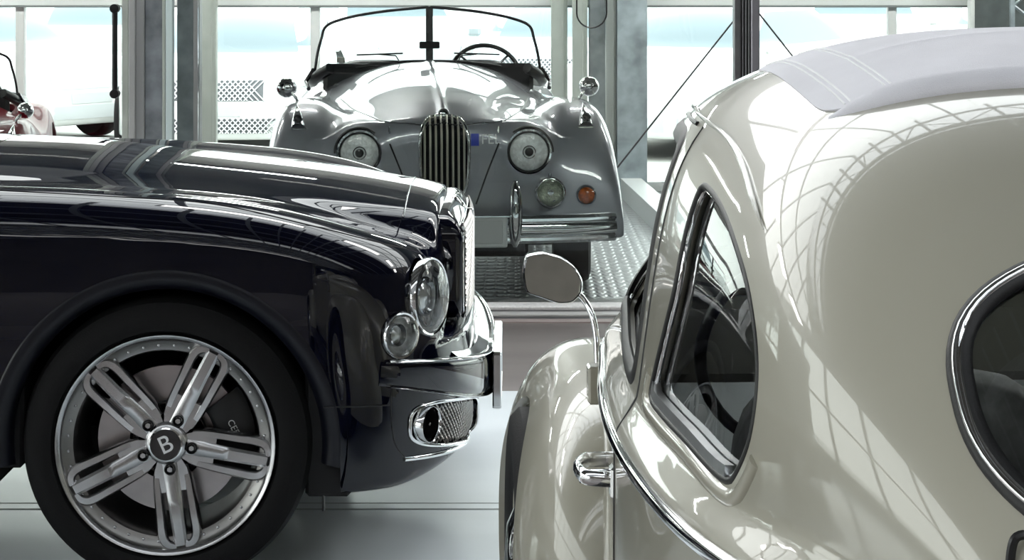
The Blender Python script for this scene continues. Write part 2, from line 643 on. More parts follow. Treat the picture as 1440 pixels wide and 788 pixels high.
def tread_plate_mat():
    """steel chequer plate: raised lozenges in alternating directions"""
    m = bpy.data.materials.new('steel_tread_plate'); m.use_nodes = True
    nt = m.node_tree; b = nt.nodes['Principled BSDF']
    b.inputs['Metallic'].default_value = 0.7; b.inputs['Roughness'].default_value = 0.36
    b.inputs['Base Color'].default_value = (0.42, 0.43, 0.44, 1)
    tc = nt.nodes.new('ShaderNodeTexCoord')
    hs = []
    for ang in (45, -45):
        mp = nt.nodes.new('ShaderNodeMapping'); mp.inputs['Rotation'].default_value = (0, 0, R(ang))
        mp.inputs['Scale'].default_value = (13, 6, 1)
        if ang < 0: mp.inputs['Location'].default_value = (0.5, 0.5, 0)
        nt.links.new(tc.outputs['Object'], mp.inputs[0])
        v = nt.nodes.new('ShaderNodeTexVoronoi'); v.inputs['Scale'].default_value = 1.0
        v.inputs['Randomness'].default_value = 0.0
        nt.links.new(mp.outputs[0], v.inputs['Vector'])
        r = nt.nodes.new('ShaderNodeMapRange'); r.inputs['From Min'].default_value = 0.34; r.inputs['From Max'].default_value = 0.2
        nt.links.new(v.outputs['Distance'], r.inputs[0]); hs.append(r)
    mx = nt.nodes.new('ShaderNodeMath'); mx.operation = 'MAXIMUM'
    nt.links.new(hs[0].outputs[0], mx.inputs[0]); nt.links.new(hs[1].outputs[0], mx.inputs[1])
    bp = nt.nodes.new('ShaderNodeBump'); bp.inputs['Strength'].default_value = 0.9; bp.inputs['Distance'].default_value = 0.006
    nt.links.new(mx.outputs[0], bp.inputs['Height']); nt.links.new(bp.outputs[0], b.inputs['Normal'])
    return m
M_tread = tread_plate_mat()

# ================================================================== the hall
def struct(name, mb, m, parent=None, angle=35, label=None, cat=None):
    o = mb.build(name, m, parent, angle)
    if parent is None: tag(o, label, cat, None, 'structure')
    return o

HX0, HX1, HY0, HY1 = -13.0, 12.0, -15.0, 10.0
struct('floor_aisle', MB().span((HX0, HY0, -0.2), (HX1, 4.30, -0.001)), M_walk, label='unseen brown-grey aisle floor, added to darken reflections in the limousine', cat='floor')  # dark floor added out of view so the limousine flank reflects black
struct('floor', MB().span((HX0, 4.30, -0.2), (HX1, 7.96, 0.0)), M_floor, label='pale blue-grey polished showroom floor under the cars', cat='floor')
struct('floor_walkway', MB().span((HX0, 7.96, -0.2), (HX1, 9.47, -0.001)), M_walk, label='brown-grey walkway strip in front of the glazed bays', cat='floor')
struct('floor_bay', MB().span((HX0, 9.99, -0.2), (HX1, 15.0, 0.0)), M_tread, label='steel tread plate floor of the glazed bays', cat='floor')
struct('floor_outside', MB().span((-70, 15.06, -0.45), (70, 90, -0.2)), M_outside, label='bright paved yard outside the windows', cat='ground')
struct('floor_outside_side', MB().span((-70, -40, -0.45), (HX0 - 0.32, 15.06, -0.2)), M_outside, label='bright paved yard beyond the side windows', cat='ground')
j = MB()
j.span((HX0, 6.225, -0.004), (HX1, 6.24, 0.0006)); j.span((HX0, 6.30, -0.004), (HX1, 6.307, 0.0006))
struct('trim_1', j, mat('floor_joint', (0.22, 0.25, 0.26), 0.5), label='thin dark joint line across the pale floor', cat='joint')

# threshold rails in front of the bays
th = empty('trim_2'); tag(th, 'stepped aluminium threshold rail along the front of the bays', 'threshold', None, 'structure')
MB().span((HX0, 9.80, -0.05), (HX1, 10.02, 0.022), 0.006).build('rail', mat('pale_rail', (0.80, 0.80, 0.79), 0.5, noise=(80, 0.12)), th)
MB().span((HX0, 9.71, -0.05), (HX1, 9.80, 0.006), 0.003).build('groove', M_steel_dark, th)
MB().span((HX0, 9.63, -0.05), (HX1, 9.71, 0.012), 0.003).build('rail', mat('grey_rail', (0.5, 0.5, 0.49), 0.45), th)
MB().span((HX0, 9.55, -0.05), (HX1, 9.63, 0.003), 0.001).build('groove', M_steel_dark, th)
MB().span((HX0, 9.47, -0.05), (HX1, 9.55, 0.006), 0.001).build('edging', mat('pinkish_edging', (0.34, 0.29, 0.28), 0.4), th)

# walls and vaulted roof of the hall (seen mirrored in the paintwork)
struct('wall_back', MB().span((HX0, HY0 - 0.3, 0), (HX1, HY0, 7.2)), M_backwall, label='dim brown rear wall of the hall', cat='wall')
w = MB(); w.span((HX1, HY0, 0), (HX1 + 0.3, 15.0, 7.2))
struct('wall_right', w, M_backwall, label='dim brown side wall of the hall', cat='wall')
w = MB(); w.span((HX0 - 0.3, HY0, 0), (HX0, 15.0, 0.55)); w.span((HX0 - 0.3, HY0, 4.4), (HX0, 15.0, 5.2))
struct('wall_left', w, mat('pale_wall', (0.5, 0.5, 0.49), 0.7), label='pale parapet wall of the window side of the hall', cat='wall')
wn = empty('window_1'); tag(wn, 'long row of tall windows along the side of the hall', 'window', None, 'structure')
MB().span((HX0 - 0.16, HY0, 0.55), (HX0 - 0.15, 15.0, 4.4)).build('pane', M_pane, wn)
for k in range(16):
    yy = HY0 + 1.0 + k * 1.9
    MB().span((HX0 - 0.22, yy - 0.06, 0.55), (HX0 - 0.06, yy + 0.06, 4.4)).build('mullion', M_steel_dark, wn)
MB().span((HX0 - 0.22, HY0, 2.4), (HX0 - 0.06, 15.0, 2.5)).build('transom', M_steel_dark, wn)

def vault(x):
    return 5.2 + 3.2 * (1 - (2 * (x - (HX0 + HX1) / 2) / (HX1 - HX0))**2)
ce = empty('ceiling'); tag(ce, 'vaulted glass roof of the hall with white steel arches', 'ceiling', None, 'structure')
xs = np.linspace(HX0, HX1, 29)
BANDS = [(-14.6, -3.4), (-2.5, -0.8), (8.2, 10.0)]      # skylight bands across the vault
for y0, y1 in BANDS:
    P = np.array([[(x, y, vault(x)) for x in xs] for y in (y0, y1)])
    MB().grid(P).build('roof_glass', glass_mat('roof_glass', (0.90, 0.93, 0.94), 1.3), ce, fix=False)
ed = [HY0] + [v for b_ in BANDS for v in b_]
for y0, y1 in zip(ed[0::2], ed[1::2]):
    P = np.array([[(x, y, vault(x)) for x in xs] for y in (y0, y1)])
    MB().grid(P).build('roof_panel', M_roofpanel, ce, fix=False)
for y in np.arange(HY0 + 0.3, 10.1, 2.3):
    MB().sweep([(x, y, vault(x) - 0.14) for x in xs], [(-0.07, -0.12), (0.07, -0.12), (0.07, 0.12), (-0.07, 0.12)]).build('arch', M_truss, ce)
    MB().sweep([(x, y, vault(x) - 0.75 - 0.5 * (1 - ((x + 0.5) / 12.5)**2)) for x in xs[2:-2]], [(-0.04, -0.05), (0.04, -0.05), (0.04, 0.05), (-0.04, 0.05)]).build('tie_chord', M_truss, ce)
    web = MB()
    for i in range(2, 26):
        x0, x1 = xs[i], xs[i + 1]
        lo = lambda x: vault(x) - 0.75 - 0.5 * (1 - ((x + 0.5) / 12.5)**2)
        web.tube([(x0, y, vault(x0) - 0.14 if i % 2 else lo(x0)), (x1, y, lo(x1) if i % 2 else vault(x1) - 0.14)], 0.03, 4)
    web.build('web', M_truss, ce)
for i in range(8, 21, 1):
    MB().span((xs[i] - 0.04, HY0, vault(xs[i]) - 0.14), (xs[i] + 0.04, 10.0, vault(xs[i]) - 0.01)).build('purlin', M_truss, ce)
# roof and header over the bays, wall above them
bay = MB(); bay.span((HX0, 14.9, 3.1), (HX1, 15.2, 3.35)); bay.span((HX0, 9.85, 3.1), (HX1, 10.05, 3.5))
struct('wall_front', bay, mat('white_upper_wall', (0.62, 0.63, 0.63), 0.7), label='white header beam over the glazed bays', cat='wall')
gb = empty('window_5'); tag(gb, 'tall glazed gable over the bays with white steel mullions', 'window', None, 'structure')
MB().add([(x, 9.95, 3.5) for x in xs] + [(x, 9.95, vault(x)) for x in xs], [(i, i + 1, i + 30, i + 29) for i in range(28)]).build('pane', M_pane, gb, fix=False)
for i in range(1, 28, 2): MB().span((xs[i] - 0.035, 9.9, 3.5), (xs[i] + 0.035, 10.0, vault(xs[i]))).build('mullion', M_truss, gb)
for z in (4.6, 5.8): MB().span((HX0, 9.9, z), (HX1, 10.0, z + 0.07)).build('transom', M_truss, gb)
struct('ceiling_bay', MB().span((HX0, 10.0, 3.10), (HX1, 15.1, 3.2)), mat('bay_ceiling', (0.30, 0.30, 0.29), 0.7), label='flat grey ceiling of the bays', cat='ceiling')
struct('trim_4', MB().span((HX0, 14.92, 2.15), (HX1, 15.08, 3.1)), mat('grey_glare_panel', (0.35, 0.35, 0.34), 0.6), label='unseen grey panel added above the bay windows to cut bonnet reflections', cat='fascia')  # added out of view to keep white reflections off the roadster bonnet

# ------------------------------------------------------------------ glazed facade behind the bays (y = 15)
S15 = FPX / 14.98
def fx(px): return (px - 720) / S15
fac = empty('window_2'); tag(fac, 'pale framed glazed facade behind the parked cars', 'window', None, 'structure')
MB().span((HX0, 14.96, 1.310), (HX1, 15.04, 1.40), 0.004).build('transom', M_frame, fac)
MB().span((HX0, 14.93, 1.297), (HX1, 14.96, 1.312), 0.002).build('transom_bead', mat('grey_bead', (0.25, 0.27, 0.27), 0.5), fac)
MB().span((HX0, 14.94, 0.0), (HX1, 15.06, 0.07), 0.004).build('sill', M_frame, fac)
for a, b in ((23, 35), (437, 450), (1248, 1260)):
    MB().span((fx(a), 14.95, 0.05), (fx(b), 15.03, 1.31), 0.004).build('mullion', M_frame, fac)
edges = [HX0, fx(29), fx(443), fx(1254), HX1]
for a, b in zip(edges[:-1], edges[1:]):
    MB().span((a, 14.995, 0.05), (b, 15.003, 1.31)).build('pane', M_pane, fac)
    MB().span((a, 14.995, 1.40), (b, 15.003, 2.16)).build('pane', M_pane, fac)

def h_column(px0, px1, y, name, label, m, depth=0.18, web=0.35):
    """rolled H section standing on the floor"""
    s = FPX / y
    x0, x1 = (px0 - 720) / s, (px1 - 720) / s
    e = empty(name, ((x0 + x1) / 2, y, 0), 0, label, 'column')
    w2 = (x1 - x0) / 2
    MB().span((-w2, -0.012, 0), (w2, 0.012, 3.1), 0.002).build('flange', m, e)
    MB().span((-w2, depth - 0.012, 0), (w2, depth + 0.012, 3.1), 0.002).build('flange', m, e)
    MB().span((-0.012, 0.01, 0), (0.012, depth - 0.01, 3.1)).build('web', m, e)
    MB().span((-w2 - 0.03, -0.05, 0), (w2 + 0.03, depth + 0.05, 0.02), 0.004).build('base_plate', m, e)
    return e
h_column(868, 910, 14.6, 'steel_column', 'mottled blue-grey galvanised column with a base plate, beside the silver roadster', M_steel)
h_column(829, 851, 14.75, 'steel_column', 'narrow dark mottled steel column between two grey-green posts', mat('dark_mottled_steel', (0.28, 0.31, 0.32), 0.45, 0.2, noise=(6, 0.35)))
def post(px0, px1, y, name, label, m, z1=3.1, groove=True, d=0.09, cat='post'):
    s = FPX / y
    x0, x1 = (px0 - 720) / s, (px1 - 720) / s
    e = empty(name, ((x0 + x1) / 2, y, 0), 0, label, cat)
    w2 = (x1 - x0) / 2
    MB().span((-w2, 0, 0), (w2, d, z1), 0.006).build('profile', m, e)
    if groove:
        MB().span((w2 * 0.35, -0.006, 0.02), (w2 * 0.62, 0.01, z1), 0.002).build('bead', m, e)
    return e
post(775, 798, 14.8, 'window_post', 'grey-green window post nearest the roadster windscreen', M_steel_green)
post(805, 826, 14.7, 'window_post', 'grey-green post beside the hanging black cable loop', M_steel_green)
post(852, 867, 14.7, 'window_post', 'slim pale grey post against the galvanised column', mat('slim_post_grey', (0.42, 0.45, 0.43), 0.5))
post(283, 304, 14.8, 'window_post', 'plain grey post beside the white coupe with the mesh grille', M_steel_green)
h_column(1369, 1440, 14.7, 'steel_column', 'dark steel column above the canvas roof', mat('grey_column_paint', (0.16, 0.18, 0.18), 0.5, 0.3, noise=(8, 0.2)))
post(1364, 1371, 14.6, 'window_post', 'thin pale post edge beside the dark steel column', M_frame, groove=False)
lat = empty('steel_lattice', (fx(1425), 14.55, 0), 0, 'small grey steel lattice brace standing by the dark column', 'lattice')
for k in range(9):
    z = 0.2 + k * 0.16
    MB().tube([(-0.10, 0, z), (0.10, 0, z + 0.16)] if k % 2 else [(0.10, 0, z), (-0.10, 0, z + 0.16)], 0.012, 6).build('diagonal', M_steel, lat)
for sx in (-0.11, 0.11): MB().span((sx - 0.015, -0.02, 0), (sx + 0.015, 0.02, 3.1)).build('chord', M_steel, lat)

# hanging cable loop on the post
cb = MB()
c0 = world_of(811, -30, 14.6); c1 = world_of(853, -30, 14.6)
pts = [c0 + np.array([0, 0, 1.5]), c0] + [world_of(832 - 21 * math.cos(t), 18 + 21 * math.sin(t), 14.6) for t in np.linspace(0, math.pi, 13)] + [c1, c1 + np.array([0, 0, 1.5])]
o = cb.tube(pts, 0.006, 6).build('power_cable', M_black); tag(o, 'black cable hanging in a loop over the grey-green posts', 'cable')

# right kerb of the roadster's bay
k0, k1 = np.array([0.80, 14.9, 0]), np.array([1.08, 9.98, 0])
d = (k1 - k0) / np.linalg.norm(k1 - k0)
kb = MB().sweep([k0, k1], [(-0.07, 0), (0.07, 0), (0.07, 0.13), (-0.07, 0.13)], up=(0, 0, 1))
tag(kb.build('trim_3', mat('pale_kerb', (0.62, 0.66, 0.66), 0.4)), 'pale kerb along the side of the roadster bay', 'kerb', None, 'structure')

# ------------------------------------------------------------------ front frames of the bays (y = 9.9)
S99 = FPX / 9.88
def gx(px): return (px - 720) / S99
fp = empty('frame_post', (gx(205), 9.88, 0), 0, 'wide dark galvanised bay post with a pale glass edge strip', 'post')
def lx(px): return gx(px) - gx(205)
MB().span((lx(171), 0, 0), (lx(181), 0.08, 3.1), 0.004).build('profile', M_steel_green, fp)
MB().span((lx(181), -0.01, 0), (lx(190), 0.07, 3.1), 0.004).build('profile', mat('grey_profile', (0.45, 0.46, 0.46), 0.4, 0.2), fp)
MB().span((lx(190), 0.01, 0), (lx(202), 0.08, 3.1), 0.003).build('profile', mat('mid_grey_profile', (0.34, 0.355, 0.36), 0.45, 0.2), fp)
MB().span((lx(202), 0.03, 0), (lx(228), 0.10, 3.1), 0.003).build('steel_web', mat('dark_galvanised', (0.24, 0.265, 0.29), 0.42, 0.2, noise=(9, 0.4)), fp)
MB().span((lx(228), 0.0, 0), (lx(232), 0.08, 3.1), 0.002).build('bead', M_steel_green, fp)
MB().span((lx(234), -0.02, 0), (lx(243), 0.05, 3.1), 0.003).build('glass_edge', M_edge, fp)
MB().span((lx(244), 0.10, 0), (lx(268), 0.17, 3.1), 0.003).build('steel_web', mat('dark_green_steel', (0.22, 0.26, 0.27), 0.42, 0.2, noise=(9, 0.3)), fp)
MB().span((lx(268), 0.08, 0), (lx(277), 0.17, 3.1), 0.003).build('profile', mat('grey_profile', (0.3, 0.31, 0.31)), fp)
rp = empty('frame_post', (gx(1050), 9.88, 0), 0, 'dark ribbed bay post beyond the canvas roof', 'post')
def rx(px): return gx(px) - gx(1050)
MB().span((rx(1033), 0, 0), (rx(1042), 0.09, 3.1), 0.004).build('profile', M_steel_dark, rp)
MB().span((rx(1042), 0.03, 0), (rx(1056), 0.09, 3.1), 0.003).build('channel', M_black, rp)
for a in (1044, 1048.5, 1053): MB().span((rx(a), 0.015, 0), (rx(a + 1.8), 0.05, 3.1), 0.002).build('rib', M_alu, rp)
MB().span((rx(1056), -0.01, 0), (rx(1068), 0.09, 3.1), 0.006).build('profile', mat('violet_grey_steel', (0.24, 0.235, 0.26), 0.35, 0.7), rp)
# door pull on the neighbouring bay's glass door
dp = empty('door_pull', (gx(166), 9.80, 0), 0, 'black vertical door pull handle beside the wide bay post', 'handle')
zt, zb = [world_of(166, p, 9.8)[2] for p in (12, 132)]
MB().tube([(0, 0, zb - 0.015), (0, 0, zt + 0.015)], 0.013, 16).build('bar', M_black, dp)
for z in (zb, zt):
    MB().lathe([(0.0, -0.002), (0.021, 0.0), (0.021, 0.045), (0.0, 0.047)], (0, -0.02, z), (0, 1, 0), 20).build('boss', M_black, dp)
    MB().tube([(0, 0.0, z), (0.0, 0.09, z)], 0.012, 12).build('standoff', M_chrome_dark, dp)
# glass doors / panes at the front of the bays
wf = empty('window_3'); tag(wf, 'clear frameless glass front of the bays', 'window', None, 'structure')
for a, b in ((HX0, gx(171)), (gx(277), gx(1033)), (gx(1068), HX1)):
    MB().span((a, 9.915, 0.02), (b, 9.925, 3.1)).build('pane', M_pane, wf)
# tension rods crossing at the far right post
br = empty('bracing_rods', tuple(world_of(1052, 5, 13.5) * np.array([1, 1, 0])), 0, 'two thin dark crossing tension rods behind the ribbed post', 'brace')
bo = np.array(br.location)
for (p0, q0), (p1, q1) in (((1050, 6), (940, 145)), ((1050, -3), (1135, 105))):
    a, b = world_of(p0, q0, 13.5) - bo, world_of(p1, q1, 13.5) - bo
    dd = b - a
    MB().tube([a - dd * 0.9, a + dd * ((0 - a[2]) / dd[2])], 0.006, 6).build('rod', M_steel_dark, br)

# added fill lamps over the walkway, unseen, to brighten the silver roadster's front
M_fill = mat('fill_diffuser', (0.9, 0.9, 0.9), 0.5, emit=(1.0, 0.97, 0.93, 20.0))
for k in range(7):
    e = empty('fill_panel', (-6.6 + 2.0 * k, 7.3, 3.3), 0, 'added suspended fill light panel over the walkway before the bays', 'lamp', 'added fill lights over the walkway')
    MB().box((0, 0, 0.03), (1.24, 0.34, 0.05), 0.008).build('housing', M_truss, e)
    MB().box((0, 0, 0.0), (1.18, 0.28, 0.012), 0.002).build('diffuser', M_fill, e)
    for sx in (-0.5, 0.5): MB().tube([(sx, 0, 0.05), (sx, 0, vault(-6.6 + 2.0 * k + sx) - 3.3)], 0.004, 5).build('suspension_wire', M_steel_dark, e)
for k in range(6):  # added ceiling fill lamps, out of view, that lighten the facade frames
    e = empty('bay_fill_panel', (-6.4 + 2.45 * k, 13.7, 3.07), 0, 'added fill light panel on the ceiling of a bay', 'lamp', 'added fill lights on the bay ceiling')
    MB().box((0, 0, 0.015), (1.24, 0.34, 0.04), 0.008).build('housing', M_truss, e)
    MB().box((0, 0, -0.008), (1.18, 0.28, 0.012), 0.002).build('diffuser', mat('bay_fill_diffuser', (0.9, 0.9, 0.9), 0.5, emit=(1.0, 0.98, 0.95, 48.0)), e)
# ================================================================== grey-beige rounded saloon with canvas roof (right foreground)
SAL = empty('vintage_saloon', (0.862, 2.15, 0), R(2.6), 'rounded grey-beige vintage saloon with a pale canvas roof and chrome trim', 'car')
SAL_M = Matrix.Translation((0.862, 2.15, 0)) @ Matrix.Rotation(R(2.6), 4, 'Z')
_zt = spl_zt = spline([-0.52, -0.45, -0.35, -0.25, -0.15, -0.05, 0.05, 0.15, 0.25, 0.4, 0.55, 0.8, 1.0, 1.2, 1.36, 1.48, 1.62, 1.78, 1.92, 2.05, 2.3, 2.6, 2.85, 3.05, 3.16],
                      [0.46, 0.60, 0.76, 0.895, 1.01, 1.12, 1.22, 1.305, 1.375, 1.445, 1.48, 1.50, 1.502, 1.485, 1.45, 1.375, 1.245, 1.09, 0.975, 0.93, 0.885, 0.80, 0.69, 0.53, 0.38])
_wb = spline([-0.52, -0.4, -0.3, -0.2, -0.1, 0.0, 0.12, 0.25, 0.43, 0.6, 0.94, 1.3, 1.7, 2.0, 2.3, 2.6, 2.9, 3.16],
             [0.20, 0.26, 0.305, 0.345, 0.385, 0.43, 0.485, 0.537, 0.588, 0.613, 0.634, 0.624, 0.588, 0.555, 0.48, 0.39, 0.30, 0.12])
def F_sal(x, y, z):
    zt = _zt(y); wb = np.maximum(_wb(y), 0.05)
    zb = smin(np.full_like(zt, 0.9), zt - 0.13, 0.12)
    ax = np.abs(x) - 0.032 * sstep((0.972 - z) / 0.07) * sstep((y - 0.0) / 0.3)
    ax = np.maximum(ax, 0) + 0.10 * sstep((0.5 - z) / 0.35)
    up = sstep((y - 0.15) / 0.75)
    ax = ax + 0.13 * up * np.maximum(z - 0.95, 0)
    t = np.maximum(z - zb + 0.012 * up * (x / 0.45)**2, 0) / (zt - zb)
    q = (ax / wb)**(3 + 0.5 * up) + t**(2.9 + 2.1 * up + 2.2 * sstep((y - 0.6) / 0.6))
    return (np.maximum(q, 1e-9)**(1 / 3.0) - 1) * 0.5

def sal_x(y, z, F=F_sal, lo=0.0, hi=0.9):
    """half width of the body at (y, z)"""
    y = np.atleast_1d(np.asarray(y, float)); z = np.broadcast_to(np.asarray(z, float), y.shape)
    a = np.full(y.shape, lo); b = np.full(y.shape, hi)
    for _ in range(30):
        m_ = (a + b) / 2
        ins_ = F(m_, y, z) < 0
        a = np.where(ins_, m_, a); b = np.where(ins_, b, m_)
    return a
def sal_hit(px, py, F=F_sal): return hit(px, py, F, SAL_M, 1.3, 4.6)

# window outlines
_q = [(986, 256), (948, 408), (911, 560), (966, 622), (1025, 684), (1047, 640), (1059, 590), (1065, 525), (1060, 455), (1047, 385), (1027, 322), (1006, 277)]
_qh = np.array([sal_hit(*p) for p in _q])[:, 1:]
quarter_poly = np.vstack([resample(_qh[[0, 1, 2]], 20)[:-1], resample(_qh[[2, 3, 4]], 16)[:-1], catmull(np.vstack([_qh[4:], _qh[:1]]), 5)[:-1]])
quarter_poly = smooth_path(quarter_poly, 2, True)
g_quarter = inside_poly(quarter_poly)
door_poly = smooth_path(resample([(1.065, 0.972), (1.82, 0.972), (1.72, 1.10), (1.47, 1.315), (1.38, 1.340), (1.07, 1.340), (1.055, 1.325)], 70, True), 3, True)
g_door = inside_poly(door_poly)
def g_rear(V): return 1 - (np.abs(V[:, 0]) / 0.390)**2.5 - (np.abs(V[:, 2] - 1.154) / 0.156)**2.5
def g_screen(V): return np.where(V[:, 1] > 1.36, 1 - (np.abs(V[:, 0]) / 0.50)**6 - (np.abs(V[:, 2] - 1.20) / 0.19)**6, -1)
def g_q(V): return np.where((V[:, 1] < 1.2) & (V[:, 2] < 1.45), g_quarter(V[:, 1], V[:, 2]), -1)
def g_d(V): return np.where((np.abs(V[:, 0]) > 0.3), g_door(V[:, 1], V[:, 2]), -1)
def g_r(V): return np.where(V[:, 1] < 0.5, g_rear(V), -1)

V0, F0 = polygonise(F_sal, (-0.72, -0.50, 0.30), (0.72, 3.14, 1.52), 0.012)
V, Fc = V0, F0
for g in (g_q, g_d, g_r, g_screen):
    V, Fc = clip(V, Fc, lambda W, g=g: -g(W))
def at_window(V):
    return (np.abs(g_q(V)) < 0.004) | (np.abs(g_d(V)) < 0.004) | (np.abs(g_r(V)) < 0.02) | (np.abs(g_screen(V)) < 0.04)
skin('body_shell', F_sal, V, Fc, M_cream, SAL, 0.02, at_window)
# inner lining
Nn = normals_of(F_sal, V)
link('interior_lining', raw_mesh('interior_lining', V - Nn * 0.028, [f[::-1] for f in Fc], normals=-Nn), mat('grey_headlining', (0.75, 0.75, 0.73), 0.85), SAL)
# window glass, set back in the openings
M_salglass = glass_mat('saloon_glass', (0.84, 0.87, 0.86), 1.52)
for nm, g in (('quarter_window', g_q), ('door_window', g_d), ('rear_window', g_r), ('windscreen', g_screen)):
    W, Fw = clip(V0, F0, g)
    W = project(F_sal, W, 2, 0.004); N = normals_of(F_sal, W)
    for side in ((-1, 1) if nm in ('quarter_window', 'door_window') else (0,)):
        fs = [f for f in Fw if side == 0 or np.sign(W[f[0], 0]) == side]
        used = sorted({i for f in fs for i in f}); rm = {a: b for b, a in enumerate(used)}
        link(nm, raw_mesh(nm, (W - N * (0.034 if nm == 'door_window' else 0.014))[used], [tuple(rm[i] for i in f) for f in fs], normals=N[used]), M_salglass, SAL)

def side_path(poly, sgn, off=0.0):
    x = sal_x(poly[:, 0], poly[:, 1])
    P = np.stack([sgn * x, poly[:, 0], poly[:, 1]], 1)
    N = normals_of(F_sal, P)
    return P + N * off, N
rub = [(0.006 * math.cos(t), 0.006 * math.sin(t)) for t in np.linspace(0, 2 * math.pi, 9)[:-1]]
for sgn in (-1, 1):
    for poly, nm in ((quarter_poly, 'quarter_window_seal'), (door_poly, 'door_window_seal')):
        P, N = side_path(resample(poly, 150, True), sgn)
        C = P.mean(0)
        MB().sweep(P - N * 0.004, [(a * (3.0 if nm[0] == 'd' else 1.0), b * (1.4 if nm[0] == 'd' else 1)) for a, b in rub], True, N).build(nm, M_rubber, SAL, 60)
        P2 = P + (C - P) * 0.03
        MB().sweep(P2 - N * 0.006, [(0.004 * math.cos(t), 0.004 * math.sin(t)) for t in np.linspace(0, 2 * math.pi, 7)[:-1]], True, N).build('window_bead', M_chrome, SAL, 60)
    # raised pressing around the quarter window
    qp = quarter_poly.copy(); cc = qp.mean(0)
    ring = cc + (qp - cc) * np.array([1.10, 1.11])
    ring = resample(ring[(ring[:, 1] < 1.03)], 60)
    P, N = side_path(ring, sgn)
    MB().sweep(P - N * 0.004, [(0.013 * math.cos(t), 0.010 * math.sin(t)) for t in np.linspace(0, 2 * math.pi, 11)[:-1]], False, N).build('window_pressing', M_cream, SAL, 60)
    # chrome sill strip inside the quarter window
    bot = quarter_poly[np.argsort(quarter_poly[:, 0])]
    bot = np.array([(y, 0.0) for y in np.linspace(0.435, 0.895, 14)])
    zb_ = min(quarter_poly[:, 1])
    bot[:, 1] = np.interp(bot[:, 0], *np.array(sorted([tuple(p) for p in quarter_poly if p[1] < zb_ + 0.035])).T) + 0.010
    P, N = side_path(bot, sgn)
    MB().sweep(P - N * 0.006, [(-0.008, -0.006), (0.008, -0.006), (0.008, 0.006), (-0.008, 0.006)], False, N).build('window_sill_strip', M_alu, SAL)
    # belt moulding
    ys = np.linspace(0.10, 1.98, 70)
    zs_ = 0.905 - 0.03 * sstep((ys - 1.2) / 0.8)
    P, N = side_path(np.stack([ys, zs_], 1), sgn)
    MB().sweep(P + N * 0.002, [(0.011 * math.cos(t), 0.008 * math.sin(t)) for t in np.linspace(0, 2 * math.pi, 13)[:-1]], False, N).build('belt_moulding', M_chrome, SAL, 60)
    # drip rail
    dr = catmull(np.array([(1.56, 1.27), (1.42, 1.345), (1.25, 1.372), (1.07, 1.372), (0.86, 1.362), (0.70, 1.34), (0.56, 1.305), (0.47, 1.275)]), 8)
    P, N = side_path(dr, sgn)
    MB().sweep(P + N * 0.003, [(0.0035 * math.cos(t), 0.005 * math.sin(t)) for t in np.linspace(0, 2 * math.pi, 9)[:-1]], False, N, scale=np.clip(np.linspace(7, 0, len(P)), 0.15, 1)).build('drip_rail', M_cream, SAL, 60)
    gp = np.stack([np.linspace(1.44, 1.04, 24), 1.352 + 0 * np.linspace(0, 1, 24)], 1)
    gp[:, 1] = np.interp(gp[:, 0], [1.04, 1.25, 1.36, 1.44], [1.362, 1.362, 1.352, 1.322])
    P, N = side_path(gp, sgn)
    MB().tube(P + N * 0.001, 0.0036, 6).build('rail_gap', M_black, SAL)
    # door shut line
    sh = np.array([(0.985 + 0.03 * (1.36 - z), z) for z in np.linspace(0.5, 1.362, 40)])
    P, N = side_path(sh, sgn)
    MB().tube(P - N * 0.0005, 0.0028, 6).build('door_shut_line', M_black, SAL)
    sh = np.array([(1.92, z) for z in np.linspace(0.5, 0.95, 30)])
    P, N = side_path(sh, sgn)
    MB().tube(P - N * 0.0005, 0.0028, 6).build('door_shut_line', M_black, SAL)

# rear window rubber with chrome insert
th_ = np.linspace(0, 2 * math.pi, 121)[:-1]
ex = np.sign(np.cos(th_)) * np.abs(np.cos(th_))**(2 / 2.5) * 0.390
ez = 1.154 + np.sign(np.sin(th_)) * np.abs(np.sin(th_))**(2 / 2.5) * 0.156
def rear_y(x, z):
    a = np.full(x.shape, -0.5); b = np.full(x.shape, 0.9)
    for _ in range(30):
        m_ = (a + b) / 2; ins_ = F_sal(x, m_, z) < 0
        b = np.where(ins_, m_, b); a = np.where(ins_, a, m_)
    return a
P = resample(np.stack([ex, rear_y(ex, ez), ez], 1), 140, True); N = normals_of(F_sal, P)
def oval(a, b, n=13): return [(a * math.cos(t), b * math.sin(t)) for t in np.linspace(0, 2 * math.pi, n)[:-1]]
MB().sweep(P - N * 0.002, oval(0.0150, 0.009), True, N).build('rear_window_rubber', M_rubber, SAL, 60)
MB().sweep(P + N * 0.0055, oval(0.0058, 0.0045), True, N).build('rear_window_chrome', M_chrome, SAL, 60)
# small black rubber stop below the rear window
hp = sal_hit(1437, 772); hn = normals_of(F_sal, hp[None])[0]
MB().tube(catmull(np.array([hp + (-0.012, 0, -0.03), hp + hn * 0.006 + (-0.008, 0, -0.005), hp + hn * 0.010 + (-0.001, 0, 0.008), hp + hn * 0.004 + (0.012, 0, 0.012)]), 5), 0.005, 8).build('lid_hook', M_black, SAL)

